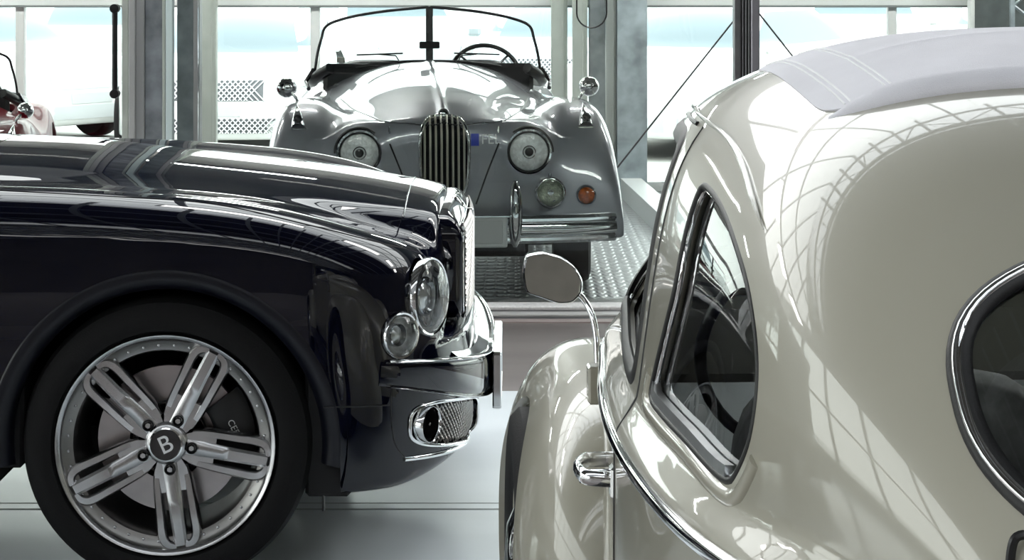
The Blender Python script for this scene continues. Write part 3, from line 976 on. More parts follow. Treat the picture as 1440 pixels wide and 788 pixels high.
# canvas folding roof
def F_can(x, y, z):
    bow = (0.011 * np.exp(-np.abs(y - 0.80) / 0.05) + 0.004 * np.exp(-((y - 1.05) / 0.05)**2)) * (1 - np.minimum(np.abs(x) / 0.42, 1)**4)
    return F_sal(x, y, z) - 0.0015 - 0.008 * (1 - np.minimum(np.abs(x) / 0.438, 1)**5) - bow * 0.8
CW = 0.438
def can_rear(x): return 0.435 + 0.125 * (np.abs(x) / CW)**2.2
def g_can(V):
    y0 = can_rear(V[:, 0]); yf = 1.275 - 0.10 * (np.abs(V[:, 0]) / CW)**3; c_ = (y0 + yf) / 2; h_ = (yf - y0) / 2
    u = np.abs(V[:, 0]) / CW; v = np.abs(V[:, 1] - c_) / h_
    return np.where(V[:, 2] > 1.25, 1 - (u**12 + v**12)**(1 / 12.0), -1)
Vk, Fk = polygonise(F_can, (-0.56, 0.38, 1.25), (0.56, 1.48, 1.56), 0.011)
Vk, Fk = clip(Vk, Fk, g_can)
can = skin('canvas_roof', F_can, Vk, Fk, M_canvas, SAL, 0.018)
for L_, cl_ in loops(boundary(Vk, Fk)):
    if len(L_) < 60: continue
    Pb = smooth_path(resample(Vk[L_], 200, True), 3, True); Nb = normals_of(F_can, Pb)
    MB().tube(Pb - Nb * 0.009, 0.0038, 6, True).build('canvas_piping', M_rubber, can, 60)
def can_top(x, y, F=F_can):
    x = np.asarray(x, float); y = np.asarray(y, float)
    a = np.full(x.shape, 1.1); b = np.full(x.shape, 1.7)
    for _ in range(30):
        m_ = (a + b) / 2; ins_ = F(x, y, m_) < 0
        a = np.where(ins_, m_, a); b = np.where(ins_, b, m_)
    return np.stack([x, y, a], 1)
xr = np.linspace(-CW + 0.004, CW - 0.004, 60)
yr = can_rear(xr) + 0.004
P = can_top(xr, yr); N = normals_of(F_can, P)
MB().sweep(P - N * 0.006 + np.array([0, 0.010, 0]), oval(0.029, 0.019, 15), False, N,
           scale=np.clip(1.0 - (np.abs(xr) / CW)**14, 0.35, 1)).build('rear_roll', M_canvas, can, 60)
MB().sweep(P - N * 0.016 + np.array([0, -0.010, -0.004]), oval(0.006, 0.004, 9), False, N).build('rear_seal', M_rubber, can, 60)
for sx in (-1, 1):
    for xo in (0.412, 0.405, 0.362, 0.355):
        ys = np.linspace(can_rear(xo) + 0.03, 1.18, 60)
        P = can_top(np.full(60, sx * xo), ys); N = normals_of(F_can, P)
        MB().tube(P + N * 0.0002, 0.0015, 5).build('stitching', M_stitch, can)

# fenders and wheels
def fender_F(yc, ry, xc=0.555):
    def F(x, y, z):
        q = (np.abs(np.abs(x) - xc) / 0.225)**2.5 + (np.abs(y - yc) / ry)**3.4 + (np.abs(z - 0.33) / 0.435)**2.3
        return (np.maximum(q, 1e-9)**(1 / 2.4) - 1) * 0.22
    return F
def make_wheel_s(sx, yc):
    o_ = (sx * 0.685, yc, 0.325)
    tyre = MB().lathe([(0.20, -0.055), (0.225, -0.066), (0.27, -0.073), (0.305, -0.068), (0.323, -0.05), (0.325, 0.0), (0.323, 0.05), (0.305, 0.068), (0.27, 0.073), (0.225, 0.066), (0.20, 0.055)], o_, (sx, 0, 0), 56)
    t = tyre.build('tyre', M_tyre, SAL, 40)
    MB().lathe([(0.205, -0.05), (0.205, 0.05), (0.19, 0.058), (0.165, 0.04), (0.12, 0.045)], o_, (sx, 0, 0), 48).build('rim', M_cream, SAL, 40)
    MB().lathe([(0.125, 0.04), (0.118, 0.06), (0.08, 0.078), (0.0005, 0.085)], o_, (sx, 0, 0), 40).build('hubcap', M_chrome, SAL, 40)
for yc, ry in ((2.42, 0.63), (-0.02, 0.60)):
    Ff = fender_F(yc, ry)
    Vf, Ff_ = polygonise(Ff, (-0.80, yc - ry - 0.03, 0.22), (0.80, yc + ry + 0.03, 0.80), 0.016)
    ay_ = yc if yc > 1 else 0.0
    Vf, Ff_ = clip(Vf, Ff_, lambda W: np.hypot(W[:, 1] - ay_, W[:, 2] - 0.325) - np.where(np.abs(W[:, 0]) > 0.5, 0.345, 0.2))
    Vf, Ff_ = clip(Vf, Ff_, lambda W: np.abs(W[:, 0]) - 0.42)
    for sx in (-1, 1):
        fs = [f for f in Ff_ if np.sign(Vf[f[0], 0]) == sx]
        used = sorted({i for f in fs for i in f}); rm = {a: b for b, a in enumerate(used)}
        skin('fender', Ff, Vf[used], [tuple(rm[i] for i in f) for f in fs], M_cream, SAL, 0.02)
        make_wheel_s(sx, ay_)
MB().span((-0.62, -0.35, 0.30), (0.62, 2.75, 0.34)).build('floor_pan', M_void, SAL)
for sx in (-1, 1):
    MB().sweep([(sx * 0.70, 0.45, 0.30), (sx * 0.70, 1.95, 0.28)], [(-0.07, -0.02), (0.07, -0.02), (0.07, 0.015), (-0.07, 0.02)], up=(0, 0, 1)).build('running_board', M_black, SAL)

# seats, wheel and dash seen through the glass
def pad(c, s, rx=0.0, n=14, e=0.45):
    """cushion: superellipsoid"""
    u = np.linspace(-math.pi / 2, math.pi / 2, n); v = np.linspace(-math.pi, math.pi, 2 * n)
    sg = lambda w_: np.sign(w_) * np.abs(w_)**e
    Pm = np.array([[(s[0] * sg(math.cos(a)) * sg(math.cos(b)), s[1] * sg(math.cos(a)) * sg(math.sin(b)), s[2] * sg(math.sin(a))) for b in v] for a in u])
    Mx = np.array(Matrix.Rotation(rx, 3, 'X'))
    return MB().grid(Pm @ Mx.T + np.array(c))
M_seat = mat('dark_grey_upholstery', (0.26, 0.26, 0.265), 0.7, noise=(40, 0.2))
for sx in (-0.28, 0.28):
    pad((sx, 1.15, 0.48), (0.24, 0.25, 0.09)).build('front_seat', M_seat, SAL, 60)
    pad((sx, 0.92, 0.74), (0.235, 0.07, 0.29), R(14)).build('seat_backrest', M_seat, SAL, 60)
pad((0, 0.42, 0.50), (0.50, 0.22, 0.10)).build('rear_seat', M_seat, SAL, 60)
pad((0, 0.20, 0.78), (0.50, 0.08, 0.26), R(18)).build('rear_backrest', M_seat, SAL, 60)
MB().box((0, 1.86, 0.90), (1.10, 0.10, 0.16), 0.02).build('dashboard', M_cream, SAL)
MB().tube([(-0.28 + 0.19 * math.cos(t), 1.52 - 0.06 * math.sin(t), 0.93 + 0.18 * math.sin(t)) for t in np.linspace(0, 2 * math.pi, 41)[:-1]], 0.011, 8, True).build('steering_wheel', M_black, SAL, 60)

# door hinge, handle, mirror on the left side
hx = sal_x(1.90, 0.80)[0]
MB().box((-hx - 0.012, 1.93, 0.80), (0.036, 0.05, 0.072), 0.004).build('door_hinge', M_cream, SAL)
MB().box((-hx - 0.012, 1.93, 0.52), (0.036, 0.05, 0.072), 0.004).build('door_hinge', M_cream, SAL)
dhx = sal_x(1.06, 0.835)[0]
hd = MB().sweep(catmull(np.array([(-dhx + 0.01, 1.03, 0.835), (-dhx - 0.036, 1.035, 0.838), (-dhx - 0.046, 1.07, 0.838), (-dhx - 0.044, 1.13, 0.833), (-dhx - 0.026, 1.19, 0.828), (-dhx + 0.01, 1.20, 0.826)]), 6), oval(0.008, 0.012, 11), up=(0, 0, 1)).build('door_handle', M_chrome, SAL, 60)
MB().lathe([(0.0005, 0.05), (0.010, 0.048), (0.011, 0.0), (0.018, -0.002)], (-dhx, 1.055, 0.835), (-1, 0, 0), 16).build('push_button', M_chrome_dark, hd)
MB().box((-dhx + 0.002, 1.03, 0.833), (0.014, 0.035, 0.05), 0.005).build('handle_plate', M_chrome, hd)
mi4 = np.array(SAL_M.inverted())
def sal_l(px, py, d): return (mi4 @ np.r_[world_of(px, py, d), 1])[:3]
MD = 4.13
outl = smooth_path(resample(np.array([sal_l(*p, MD) for p in ((741, 361), (765, 357), (790, 364), (808, 378), (818, 396), (816, 412), (804, 424), (785, 425), (758, 416), (741, 411), (737, 385))]), 60, True), 2, True)
cm = outl.mean(0)
outl[:, 1] += math.tan(R(0.6)) * (outl[:, 0] - cm[0]) + math.tan(R(5)) * (outl[:, 2] - cm[2])
rows = []
for k, (sc_, dp_) in enumerate(((1.02, -0.004), (1.06, 0.002), (1.06, 0.012), (0.92, 0.028), (0.6, 0.042), (0.02, 0.047))):
    rows.append(cm + (outl - cm) * sc_ + np.array([0, dp_, 0]))
rows = [np.vstack([r_, r_[:1]]) for r_ in rows]
mh = MB().grid(np.array(rows)).build('wing_mirror', M_chrome, SAL, 60)
MB().add(np.vstack([cm + (outl - cm) * 0.985 + np.array([0, -0.002, 0]), cm + np.array([0, -0.002, 0])]), [(i, (i + 1) % 60, 60) for i in range(60)]).build('mirror_glass', mat('mirror_silver', (0.85, 0.88, 0.87), 0.01, 1.0), mh, fix=False)
stem = catmull(np.array([sal_l(800, 405, MD + 0.03), sal_l(818, 418, MD + 0.02), sal_l(831, 440, MD), sal_l(838, 470, MD - 0.01), sal_l(840, 512, MD - 0.02)]), 8)
MB().tube(stem, 0.0062, 10).build('mirror_stem', M_chrome, SAL, 60)
# ================================================================== midnight blue limousine (left)
LX, LY = -0.885, 6.363
LIM = empty('luxury_limousine', (LX, LY, 0), 0, 'glossy midnight blue luxury limousine with mesh grille and five-spoke alloy wheel', 'car')
LIM_M = Matrix.Translation((LX, LY, 0))
WZ = 0.3725
_lw = spline([0.10, 0.25, 0.40, 0.55, 0.70, 0.82, 0.90, 0.96, 1.04], [0.905, 0.935, 0.953, 0.962, 0.962, 0.955, 0.943, 0.928, 0.90])
_la = spline([0.12, 0.20, 0.27, 0.34, 0.44, 0.52, 0.60, 0.70, 0.80, 0.90], [0.52, 0.56, 0.585, 0.592, 0.59, 0.58, 0.565, 0.556, 0.535, 0.50])
_lc = spline([-4.8, -4.4, -3.6, -2.4, -1.4, -0.9, -0.436, -0.25, -0.07, 0.115, 0.298, 0.39, 0.48, 0.573, 0.646, 0.70, 0.76],
             [0.70, 0.92, 0.99, 1.0, 1.012, 1.012, 1.004, 0.997, 0.985, 0.968, 0.938, 0.915, 0.888, 0.862, 0.838, 0.815, 0.79])
_lh = spline([-1.0, -0.647, -0.434, -0.22, -0.009, 0.204, 0.417, 0.544, 0.63, 0.70, 0.735, 0.76],
             [1.095, 1.079, 1.068, 1.046, 1.024, 1.002, 0.974, 0.953, 0.936, 0.913, 0.888, 0.85])
_lhw = spline([-1.0, -0.65, 0.0, 0.4, 0.7, 0.8], [0.60, 0.595, 0.565, 0.515, 0.445, 0.42])
def F_lim_low(x, y, z):
    ay = np.abs(y)
    b = _lw(z); a = _la(z)
    u = np.maximum(x - 0.2, 0) / a
    ur = np.maximum(-3.6 - x, 0) / 1.1
    n = 3.1
    pl = (np.maximum(u, ur)**n + (ay / b)**n)**(1 / n)
    Fp = (pl - 1) * 0.62
    Ft = (z - _lc(x) - 0.012 * sstep((ay - 0.55) / 0.25)) * 0.97
    F = smax(Fp, Ft, 0.10)
    # shallow character swage along the flank
    return F
def F_lim_hood(x, y, z):
    ay = np.abs(y)
    zh = _lh(x); wh = _lhw(x)
    F1 = z - (zh - 0.058 * (ay / 0.56)**2.4)
    F2 = (ay - (wh + 0.75 * (zh - 0.055 - z))) / 1.25
    F3 = x - (0.725 - 0.02 * (ay / 0.45)**2)
    F = smax(smax(F1, F2, 0.045), F3, 0.05)
    return smax(smax(F, -1.0 - x, 0.02), 0.64 - z, 0.03)
def F_lim_cabin(x, y, z):
    ay = np.abs(y)
    top = spline([-4.3, -3.9, -3.6, -3.1, -2.6, -2.1, -1.7, -1.45, -1.0, -0.75], [0.85, 1.03, 1.17, 1.40, 1.495, 1.515, 1.50, 1.455, 1.19, 1.03])(x)
    w_ = 0.80 - 0.34 * np.maximum(z - 1.0, 0)
    q = smax((ay - w_) * 0.95, (z - (top - 0.05 * (ay / 0.6)**2)) * 0.8, 0.09)
    return q
def F_lim(x, y, z):
    F = smin(F_lim_low(x, y, z), F_lim_hood(x, y, z), 0.02)
    F = np.where(x < -0.55, smin(F, F_lim_cabin(x, y, z), 0.03), F)
    F = smax(F, x - 0.695 - 0.3 * sstep((0.60 - z) / 0.08), 0.03)
    return smax(F, 0.232 + 0.045 * sstep((x - 0.56) / 0.27) + 0.065 * sstep((-0.40 - x) / 0.05) - z, 0.03)
def lim_hit(px, py): return hit(px, py, F_lim, LIM_M, 4.9, 7.5, 0.01)

# --- lamps: position and aim come from the body corner
def frame_at(p, n):
    n = n / np.linalg.norm(n)
    u = np.array([0, 0, 1.0]) - n * n[2]; u /= np.linalg.norm(u)
    return n, u, np.cross(n, u)
lamps = []
for (px, py, r_) in ((604, 417, 0.101), (563, 472, 0.059)):
    p = lim_hit(px, py); n = normals_of(F_lim, p[None])[0]
    n = n * np.array([1, 1, 0.35]); n /= np.linalg.norm(n)
    for sy in (-1, 1):
        lamps.append((np.array([p[0], abs(p[1]) * sy, p[2]]), np.array([n[0], abs(n[1]) * sy, n[2]]), r_))
def g_lamps(V):
    o = np.full(len(V), 1e9)
    for p, n, r_ in lamps:
        dv = V - p; al = dv @ n
        rad = np.linalg.norm(dv - al[:, None] * n, axis=1)
        o = np.minimum(o, np.where(np.abs(al) < 0.16, rad - r_, 1e9))
    return o
# --- lower intakes and the upper grille opening
def zc_int(ay): return 0.312 + 0.165 * (ay - 0.31)
def g_side_intake(V):
    u = (np.abs(V[:, 1]) - 0.572) / 0.262; v = (V[:, 2] - zc_int(np.abs(V[:, 1]))) / 0.060
    return np.where(V[:, 0] > 0.3, (np.abs(u)**4 + np.abs(v)**4)**0.25 - 1, 1)
def g_mid_intake(V):
    u = V[:, 1] / 0.24; v = (V[:, 2] - 0.315) / 0.035
    return np.where(V[:, 0] > 0.5, (np.abs(u)**6 + np.abs(v)**6)**(1 / 6) - 1, 1)
def g_grille(V):
    u = V[:, 1] / 0.425; v = (V[:, 2] - 0.735) / 0.150
    return np.where(V[:, 0] > 0.6, (np.abs(u)**7 + np.abs(v)**7)**(1 / 7) - 1, 1)
AR = 0.445
def arch(V, cx):
    r_ = np.hypot(V[:, 0] - cx, V[:, 2] - WZ)
    d = np.where(V[:, 2] < WZ, np.abs(V[:, 0] - cx), r_) - AR
    return np.where(np.abs(V[:, 1]) > 0.50, d, 1.0)

DOORX = -0.62
V0, F0 = polygonise(F_lim, (DOORX - 0.04, -1.0, 0.17), (0.90, 1.0, 1.12), 0.0125)
V0, F0 = clip(V0, F0, lambda W: W[:, 0] - DOORX)
V, Fc = V0, F0
for g in (g_lamps, g_side_intake, g_mid_intake, lambda W: arch(W, 0.0)):
    V, Fc = clip(V, Fc, g)
def near_cut(V): return (np.abs(g_side_intake(V)) < 0.03) | (np.abs(g_mid_intake(V)) < 0.03) | (np.abs(g_lamps(V)) < 0.003)
skin('front_body', F_lim, V, Fc, M_navy, LIM, 0.03, near_cut)
# rear of the car: doors, cabin and boot (coarser), with a shut line between
V1, F1 = polygonise(F_lim, (-4.85, -1.0, 0.17), (DOORX + 0.08, 1.0, 1.60), 0.03)
V1, F1 = clip(V1, F1, lambda W: DOORX - 0.005 - W[:, 0])
V1, F1 = clip(V1, F1, lambda W: arch(W, -3.266))
def g_cabglass(W):
    z, x = W[:, 2], W[:, 0]
    side = inside_poly([(-1.05, 1.06), (-1.62, 1.42), (-2.2, 1.45), (-3.0, 1.40), (-3.45, 1.20), (-3.5, 1.06)])(x, z)
    fr = inside_poly([(-0.60, 1.09), (-0.60, 0.5), (0.60, 0.5), (0.60, 1.09)])(W[:, 1], z)
    sc_ = np.minimum(0.60 - np.abs(W[:, 1]), np.minimum(1.445 - z, z - 1.09))
    return np.where((np.abs(W[:, 1]) > 0.55) & (z > 1.03), side, np.where((x > -1.5) & (z > 1.05), sc_, np.where((x < -3.1) & (z > 1.08), np.minimum(0.5 - np.abs(W[:, 1]), 1.38 - z), -1)))
Vb, Fb = clip(V1, F1, lambda W: -g_cabglass(W))
skin('rear_body', F_lim, Vb, Fb, M_navy, LIM)
Vb, Fb = clip(V1, F1, g_cabglass)
skin('cabin_glass', F_lim, Vb, Fb, glass_mat('dark_glass', (0.12, 0.13, 0.14), 1.5), LIM)
MB().span((-4.4, -0.75, 0.30), (0.36, 0.75, 0.38)).build('floor_pan', M_void, LIM)

# wheel arch linings and rolled lips
def lim_y(x, z):
    a = np.full(np.shape(x), 0.3); b = np.full(np.shape(x), 1.1)
    for _ in range(28):
        m_ = (a + b) / 2; ins_ = F_lim(x, m_, z) < 0
        a = np.where(ins_, m_, a); b = np.where(ins_, b, m_)
    return a
for cx in (0.0, -3.266):
    for sy in (-1, 1):
        ang = np.linspace(R(-8), R(188), 70)
        rows = []
        for (rr, dy) in ((AR + 0.004, 0.001), (AR - 0.002, 0.006), (AR - 0.030, -0.004), (AR - 0.048, -0.022), (AR - 0.050, -0.05), (AR - 0.01, -0.06)):
            xx, zz = cx + rr * np.cos(ang), WZ + rr * np.sin(ang)
            yy = lim_y(cx + (AR + 0.012) * np.cos(ang), WZ + (AR + 0.012) * np.sin(ang)) + dy
            rows.append(np.stack([xx, yy * sy, zz], 1))
        MB().grid(np.array(rows)).build('wheel_arch_lip', mat('satin_navy', (0.003, 0.0035, 0.008), 0.42, coat=0.15, spec=0.3), LIM, 60)
        for x0_, x1_, z0_ in ((0.352, 0.47, 0.228), (-0.47, -0.372, 0.302)):
            MB().span((cx + x0_, min(sy * 0.90, sy * 0.5), z0_ + (0.07 if cx < -1 else 0)), (cx + x1_, max(sy * 0.90, sy * 0.5), 0.56), 0.01).build('arch_liner', M_void, LIM)
        MB().lathe([(AR + 0.02, 0.0), (AR + 0.02, 0.38), (0.05, 0.40)], (cx, sy * 0.93, WZ), (0, -sy, 0), 40, R(-105), R(105)).build('wheel_well', M_void, LIM, fix=False)

# --- wheels
M_alloy = mat('polished_alloy', (0.50, 0.50, 0.51), 0.24, 1.0, noise=(25, 0.10))
M_alloy_d = mat('grey_alloy', (0.24, 0.235, 0.23), 0.34, 1.0)
M_disc = mat('brake_disc_steel', (0.42, 0.39, 0.39), 0.30, 0.9, noise=(15, 0.1))
def limo_wheel(cx, sy, turn):
    """all parts in the wheel's own frame: a along -y (outwards), angle measured in the side view"""
    def W(r_, t, h): return (cx + r_ * math.cos(t), sy * (0.943 + h) * 1.0, WZ + r_ * math.sin(t))
    o_ = (cx, sy * 0.943, WZ); ax = (0, sy, 0)
    MB().lathe([(0.262, -0.24), (0.285, -0.255), (0.335, -0.258), (0.362, -0.245), (0.3725, -0.215), (0.3725, -0.13), (0.3725, -0.045), (0.362, -0.014), (0.338, 0.004), (0.312, 0.010), (0.292, 0.004), (0.283, -0.012), (0.262, -0.02)], o_, ax, 96).build('tyre', M_tyre, LIM, 30)
    MB().lathe([(0.283, -0.012), (0.2855, -0.002), (0.281, 0.006), (0.273, 0.004), (0.268, -0.008)], o_, ax, 96).build('rim_lip', M_alloy, LIM, 60)
    MB().lathe([(0.268, -0.008), (0.262, -0.016), (0.240, -0.022), (0.236, -0.03), (0.232, -0.10), (0.225, -0.23), (0.262, -0.24)], o_, ax, 96).build('rim_barrel', M_alloy_d, LIM, 40)
    rv = MB()
    for k in range(40):
        t = 2 * math.pi * (k + 0.5) / 40
        c = W(0.252, t, -0.021)
        rv.lathe([(0.0045, 0), (0.0035, 0.004), (0.0001, 0.0055)], c, ax, 8)
    tag(rv.build('rim_rivets', M_alloy, LIM), kind='stuff')
    for k in range(5):
        t0 = R(62.5 + 72 * k + turn)
        def L(a, b, h):       # a along the spoke, b across
            x_ = a * math.cos(t0) - b * math.sin(t0); z_ = a * math.sin(t0) + b * math.cos(t0)
            return (cx + x_, sy * (0.943 + h), WZ + z_)
        sp = MB()
        def bar(path, wd, hgt):
            """bevelled bar along (a, b, h) points"""
            rows = []
            P = catmull(np.array(path, float), 5)
            T = np.gradient(P[:, :2], axis=0); T /= np.linalg.norm(T, axis=1, keepdims=True)
            for i_, (a_, b_, h_) in enumerate(P):
                f_ = i_ / (len(P) - 1)
                w_ = np.interp(f_, np.linspace(0, 1, len(wd)), wd)
                n_ = np.array([-T[i_, 1], T[i_, 0]])
                row = []
                for s_, dh in ((-1.0, -hgt), (-1.0, -0.006), (-0.62, 0.0), (0.62, 0.0), (1.0, -0.006), (1.0, -hgt)):
                    row.append(L(a_ + n_[0] * w_ / 2 * s_, b_ + n_[1] * w_ / 2 * s_, h_ + dh))
                rows.append(row + row[:1])
            sp.grid(np.array(rows))
            for q in (rows[0], rows[-1]):
                sp.add(q[:-1], [tuple(range(6))])
        bar([(0.045, 0, -0.020), (0.10, 0, -0.016), (0.18, 0, -0.008), (0.262, 0, -0.006)], [0.054, 0.040, 0.035, 0.034], 0.030)
        for s_ in (-1, 1):
            bar([(0.062, s_ * 0.034, -0.024), (0.10, s_ * 0.040, -0.020), (0.18, s_ * 0.043, -0.012), (0.232, s_ * 0.044, -0.009), (0.255, s_ * 0.034, -0.008), (0.264, s_ * 0.012, -0.008)], [0.018, 0.021, 0.024, 0.026, 0.024, 0.016], 0.030)
        # web that fills the root between the three bars
        sp.prism([(0.03, -0.025), (0.07, -0.042), (0.125, -0.046), (0.125, 0.046), (0.07, 0.042), (0.03, 0.025)], -0.045, -0.0215, L)
        sp.build('spoke', M_alloy, LIM, 40)
        bo = MB().lathe([(0.0150, -0.02), (0.0150, 0.001), (0.0125, 0.003), (0.0095, -0.004)], L(0.066, 0, -0.012), ax, 20)
        b_ = bo.build('lug_bolt', M_black, LIM, 40)
        MB().lathe([(0.0092, -0.006), (0.0090, 0.0015), (0.007, 0.004), (0.0001, 0.004)], L(0.066, 0, -0.012), ax, 6).build('bolt_head', M_alloy, b_, 20)
    MB().lathe([(0.058, -0.06), (0.056, -0.022), (0.048, -0.012), (0.038, -0.010)], o_, ax, 48).build('hub', M_alloy, LIM, 50)
    cp = MB().lathe([(0.042, -0.016), (0.042, -0.008), (0.038, -0.004), (0.032, -0.004), (0.0001, -0.003)], o_, ax, 48).build('hub_cap', mat('gloss_black', (0.01, 0.01, 0.012), 0.12, coat=1), LIM, 40)
    MB().lathe([(0.042, -0.010), (0.0435, -0.003), (0.040, -0.002), (0.0385, -0.006)], o_, ax, 48).build('cap_ring', M_chrome, cp, 40)
    if sy < 0:
        Mx = Matrix.Translation((cx + 0.0005, -0.943 + 0.0035, WZ - 0.001)) @ Matrix.Rotation(R(90), 4, 'X') @ Matrix.Rotation(R(24), 4, 'Z')
        text_mesh('B', 0.064, 0.0015, mat('emblem_silver', (0.82, 0.82, 0.83), 0.4, 0.2), 'letter_emblem', cp, Mx)
    MB().lathe([(0.188, -0.085), (0.188, -0.105), (0.09, -0.105), (0.09, -0.085), (0.188, -0.085)], o_, ax, 72).build('brake_disc', M_disc, LIM, 40)
    MB().lathe([(0.10, -0.05), (0.095, -0.12), (0.0001, -0.12)], o_, ax, 40).build('disc_bell', M_void, LIM, 40)
    ca = MB()
    ta = np.linspace(R(-28), R(38), 14)
    rows = []
    for (rr, hh) in ((0.115, -0.12), (0.118, -0.066), (0.135, -0.056), (0.200, -0.056), (0.222, -0.070), (0.222, -0.13)):
        rows.append([W(rr, t, hh) for t in ta])
    ca.grid(np.array(rows))
    for q in (0, -1):
        ca.add([r_[q] for r_ in rows], [tuple(range(6))])
    cal = ca.build('brake_caliper', mat('caliper_black', (0.010, 0.010, 0.011), 0.4), LIM, 40)
    if sy < 0 and cx == 0.0:
        c = W(0.170, R(11.5), -0.0535)
        Mx = Matrix.Translation(c) @ Matrix.Rotation(R(90), 4, 'X') @ Matrix.Rotation(R(-62), 4, 'Z')
        text_mesh('CEE', 0.024, 0.0006, mat('caliper_lettering', (0.6, 0.6, 0.6), 0.5), 'caliper_lettering', cal, Mx)
limo_wheel(0.0, -1, 0)
limo_wheel(0.0, 1, 20)
limo_wheel(-3.266, -1, 33)
limo_wheel(-3.266, 1, 50)

# --- headlamps
for i, (p, n, r_) in enumerate(lamps):
    sy = np.sign(p[1]); big = r_ > 0.09
    e = MB().lathe([(r_ + 0.001, -0.012), (r_ + 0.003, 0.004), (r_ + 0.000, 0.009), (r_ - 0.004, 0.008), (r_ - 0.006, -0.01)], p, n, 56).build('headlamp_ring', M_chrome, LIM, 60)
    MB().lathe([(r_ - 0.004, 0.002), (r_ * 0.90, -0.012), (r_ * 0.62, -0.028), (r_ * 0.3, -0.036), (0.0001, -0.038)], p, n, 48).build('lamp_reflector', mat('lamp_reflector', (0.93, 0.93, 0.91), 0.3, 0.3, noise=(60, 0.35), bump=(150, 0.35)), e, 60)
    MB().lathe([(r_ * 0.52, -0.035), (r_ * 0.52, -0.010), (r_ * 0.48, -0.006), (r_ * 0.45, -0.03)], p, n, 40).build('projector_ring', M_chrome_dark, e, 50)
    MB().lathe([(r_ * 0.44, -0.025), (r_ * 0.3, -0.012), (0.0001, -0.006)], p, n, 32).build('projector_lens', mat('pale_bulb', (0.55, 0.56, 0.56), 0.1, 0.5, coat=1), e, 60)
    MB().lathe([(r_ - 0.007, 0.008), (r_ * 0.8, 0.018), (r_ * 0.45, 0.027), (0.0001, 0.031)], p, n, 48).build('lamp_lens', M_lens, e, 60)
    if big:
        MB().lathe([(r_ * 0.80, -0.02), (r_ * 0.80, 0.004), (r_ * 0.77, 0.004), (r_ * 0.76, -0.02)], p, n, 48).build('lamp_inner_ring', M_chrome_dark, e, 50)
        th_ = np.linspace(-0.9, 0.9, 9)
        fl = MB()
        nn, u_, v_ = frame_at(p, n)
        for s_ in th_:
            hh = math.sqrt(max(0.0, 1 - s_ * s_)) * r_ * 0.9
            fl.tube([p + v_ * s_ * r_ * 0.9 - u_ * hh - n * 0.02, p + v_ * s_ * r_ * 0.9 + u_ * hh - n * 0.02], 0.0015, 5)
        tag(fl.build('lens_fluting', M_chrome, e), kind='stuff')

# --- bumper: swept bar with chrome strips
def plan(y, a, n=2.6, b=0.968): return 0.2 + a * np.maximum(1 - (np.abs(y) / b)**n, 0)**(1 / n)
ysb = np.sin(np.linspace(-1, 1, 91) * math.pi / 2) * 0.885
def bz(y): return 0.412 + 0.13 * (np.abs(y) / 0.88)**1.7
def bh(y): return 0.066 - 0.028 * (np.abs(y) / 0.88)**3
def bplan(y, a): return plan(y, a, 2.7, 0.965)
bp = np.stack([bplan(ysb, 0.605), ysb, bz(ysb)], 1)
prof = []
for t in np.linspace(0, 2 * math.pi, 29)[:-1]:
    c_, s_ = math.cos(t), math.sin(t)
    prof.append((-(np.sign(c_) * abs(c_)**0.5 * 0.055 + 0.03), np.sign(s_) * abs(s_)**0.4 * 0.066))
MB().sweep(bp, prof, up=(0, 0, 1), scale=bh(ysb) / 0.066).build('bumper', M_navy, LIM, 55)
for sg, r1 in ((1, 0.009), (-1, 0.006)):
    yq = ysb[4:-4]
    MB().sweep(np.stack([bplan(yq, 0.605) + 0.012, yq, bz(yq) + sg * (bh(yq) - 0.006)], 1), oval(0.018, r1 * 0.6, 11), up=(0, 0, 1)).build('bumper_strip', M_chrome, LIM, 60)
yc_ = np.linspace(-0.62, 0.62, 40)
ramp = [np.stack([bplan(yc_, 0.605) + 0.02 - (bplan(yc_, 0.605) - 0.66) * f_, yc_, bz(yc_) + bh(yc_) - 0.006 + (0.60 - bz(yc_) - bh(yc_)) * f_**1.3], 1) for f_ in np.linspace(0, 1, 6)]
MB().grid(np.array(ramp)).build('bumper_top', M_chrome, LIM, 60)
pt = MB().box((0.842, 0, 0.405), (0.014, 0.53, 0.150), 0.005).build('number_plate', M_black, LIM)
for zz in (0.328, 0.482): MB().box((0.842, 0, zz), (0.026, 0.54, 0.010), 0.004).build('plate_frame', M_chrome, pt)
for sy in (-1, 1): MB().box((0.842, sy * 0.268, 0.405), (0.026, 0.010, 0.155), 0.004).build('plate_frame', M_chrome, pt)
MB().box((0.82, 0, 0.405), (0.04, 0.30, 0.08), 0.01).build('plate_bracket', M_black, LIM)
# chrome surround and mesh of the upper grille
def ring_pts(fy, fz, hy, hz, e_, n=90):
    t = np.linspace(0, 2 * math.pi, n + 1)[:-1]
    return fy + hy * np.sign(np.cos(t)) * np.abs(np.cos(t))**(2 / e_), fz + hz * np.sign(np.sin(t)) * np.abs(np.sin(t))**(2 / e_)
def lim_x(y, z, F=F_lim):
    y, z = np.asarray(y, float), np.asarray(z, float)
    a = np.full(np.shape(y), 0.2); b = np.full(np.shape(y), 1.0)
    for _ in range(28):
        m_ = (a + b) / 2; ins_ = F(m_, y, z) < 0
        a = np.where(ins_, m_, a); b = np.where(ins_, b, m_)
    return a
def F_gr(x, y, z):
    ay = np.abs(y)
    F = smax(ay - 0.425, np.abs(z - 0.748) - 0.158 + 0.02 * (ay / 0.42)**4, 0.06)
    F = smax(F, x - (0.762 - 0.016 * (ay / 0.42)**2 - 0.05 * sstep((z - 0.82) / 0.10)**2), 0.018)
    return smax(F, 0.55 - x, 0.02)
Vg, Fg = polygonise(F_gr, (0.54, -0.45, 0.57), (0.78, 0.45, 0.93), 0.01)
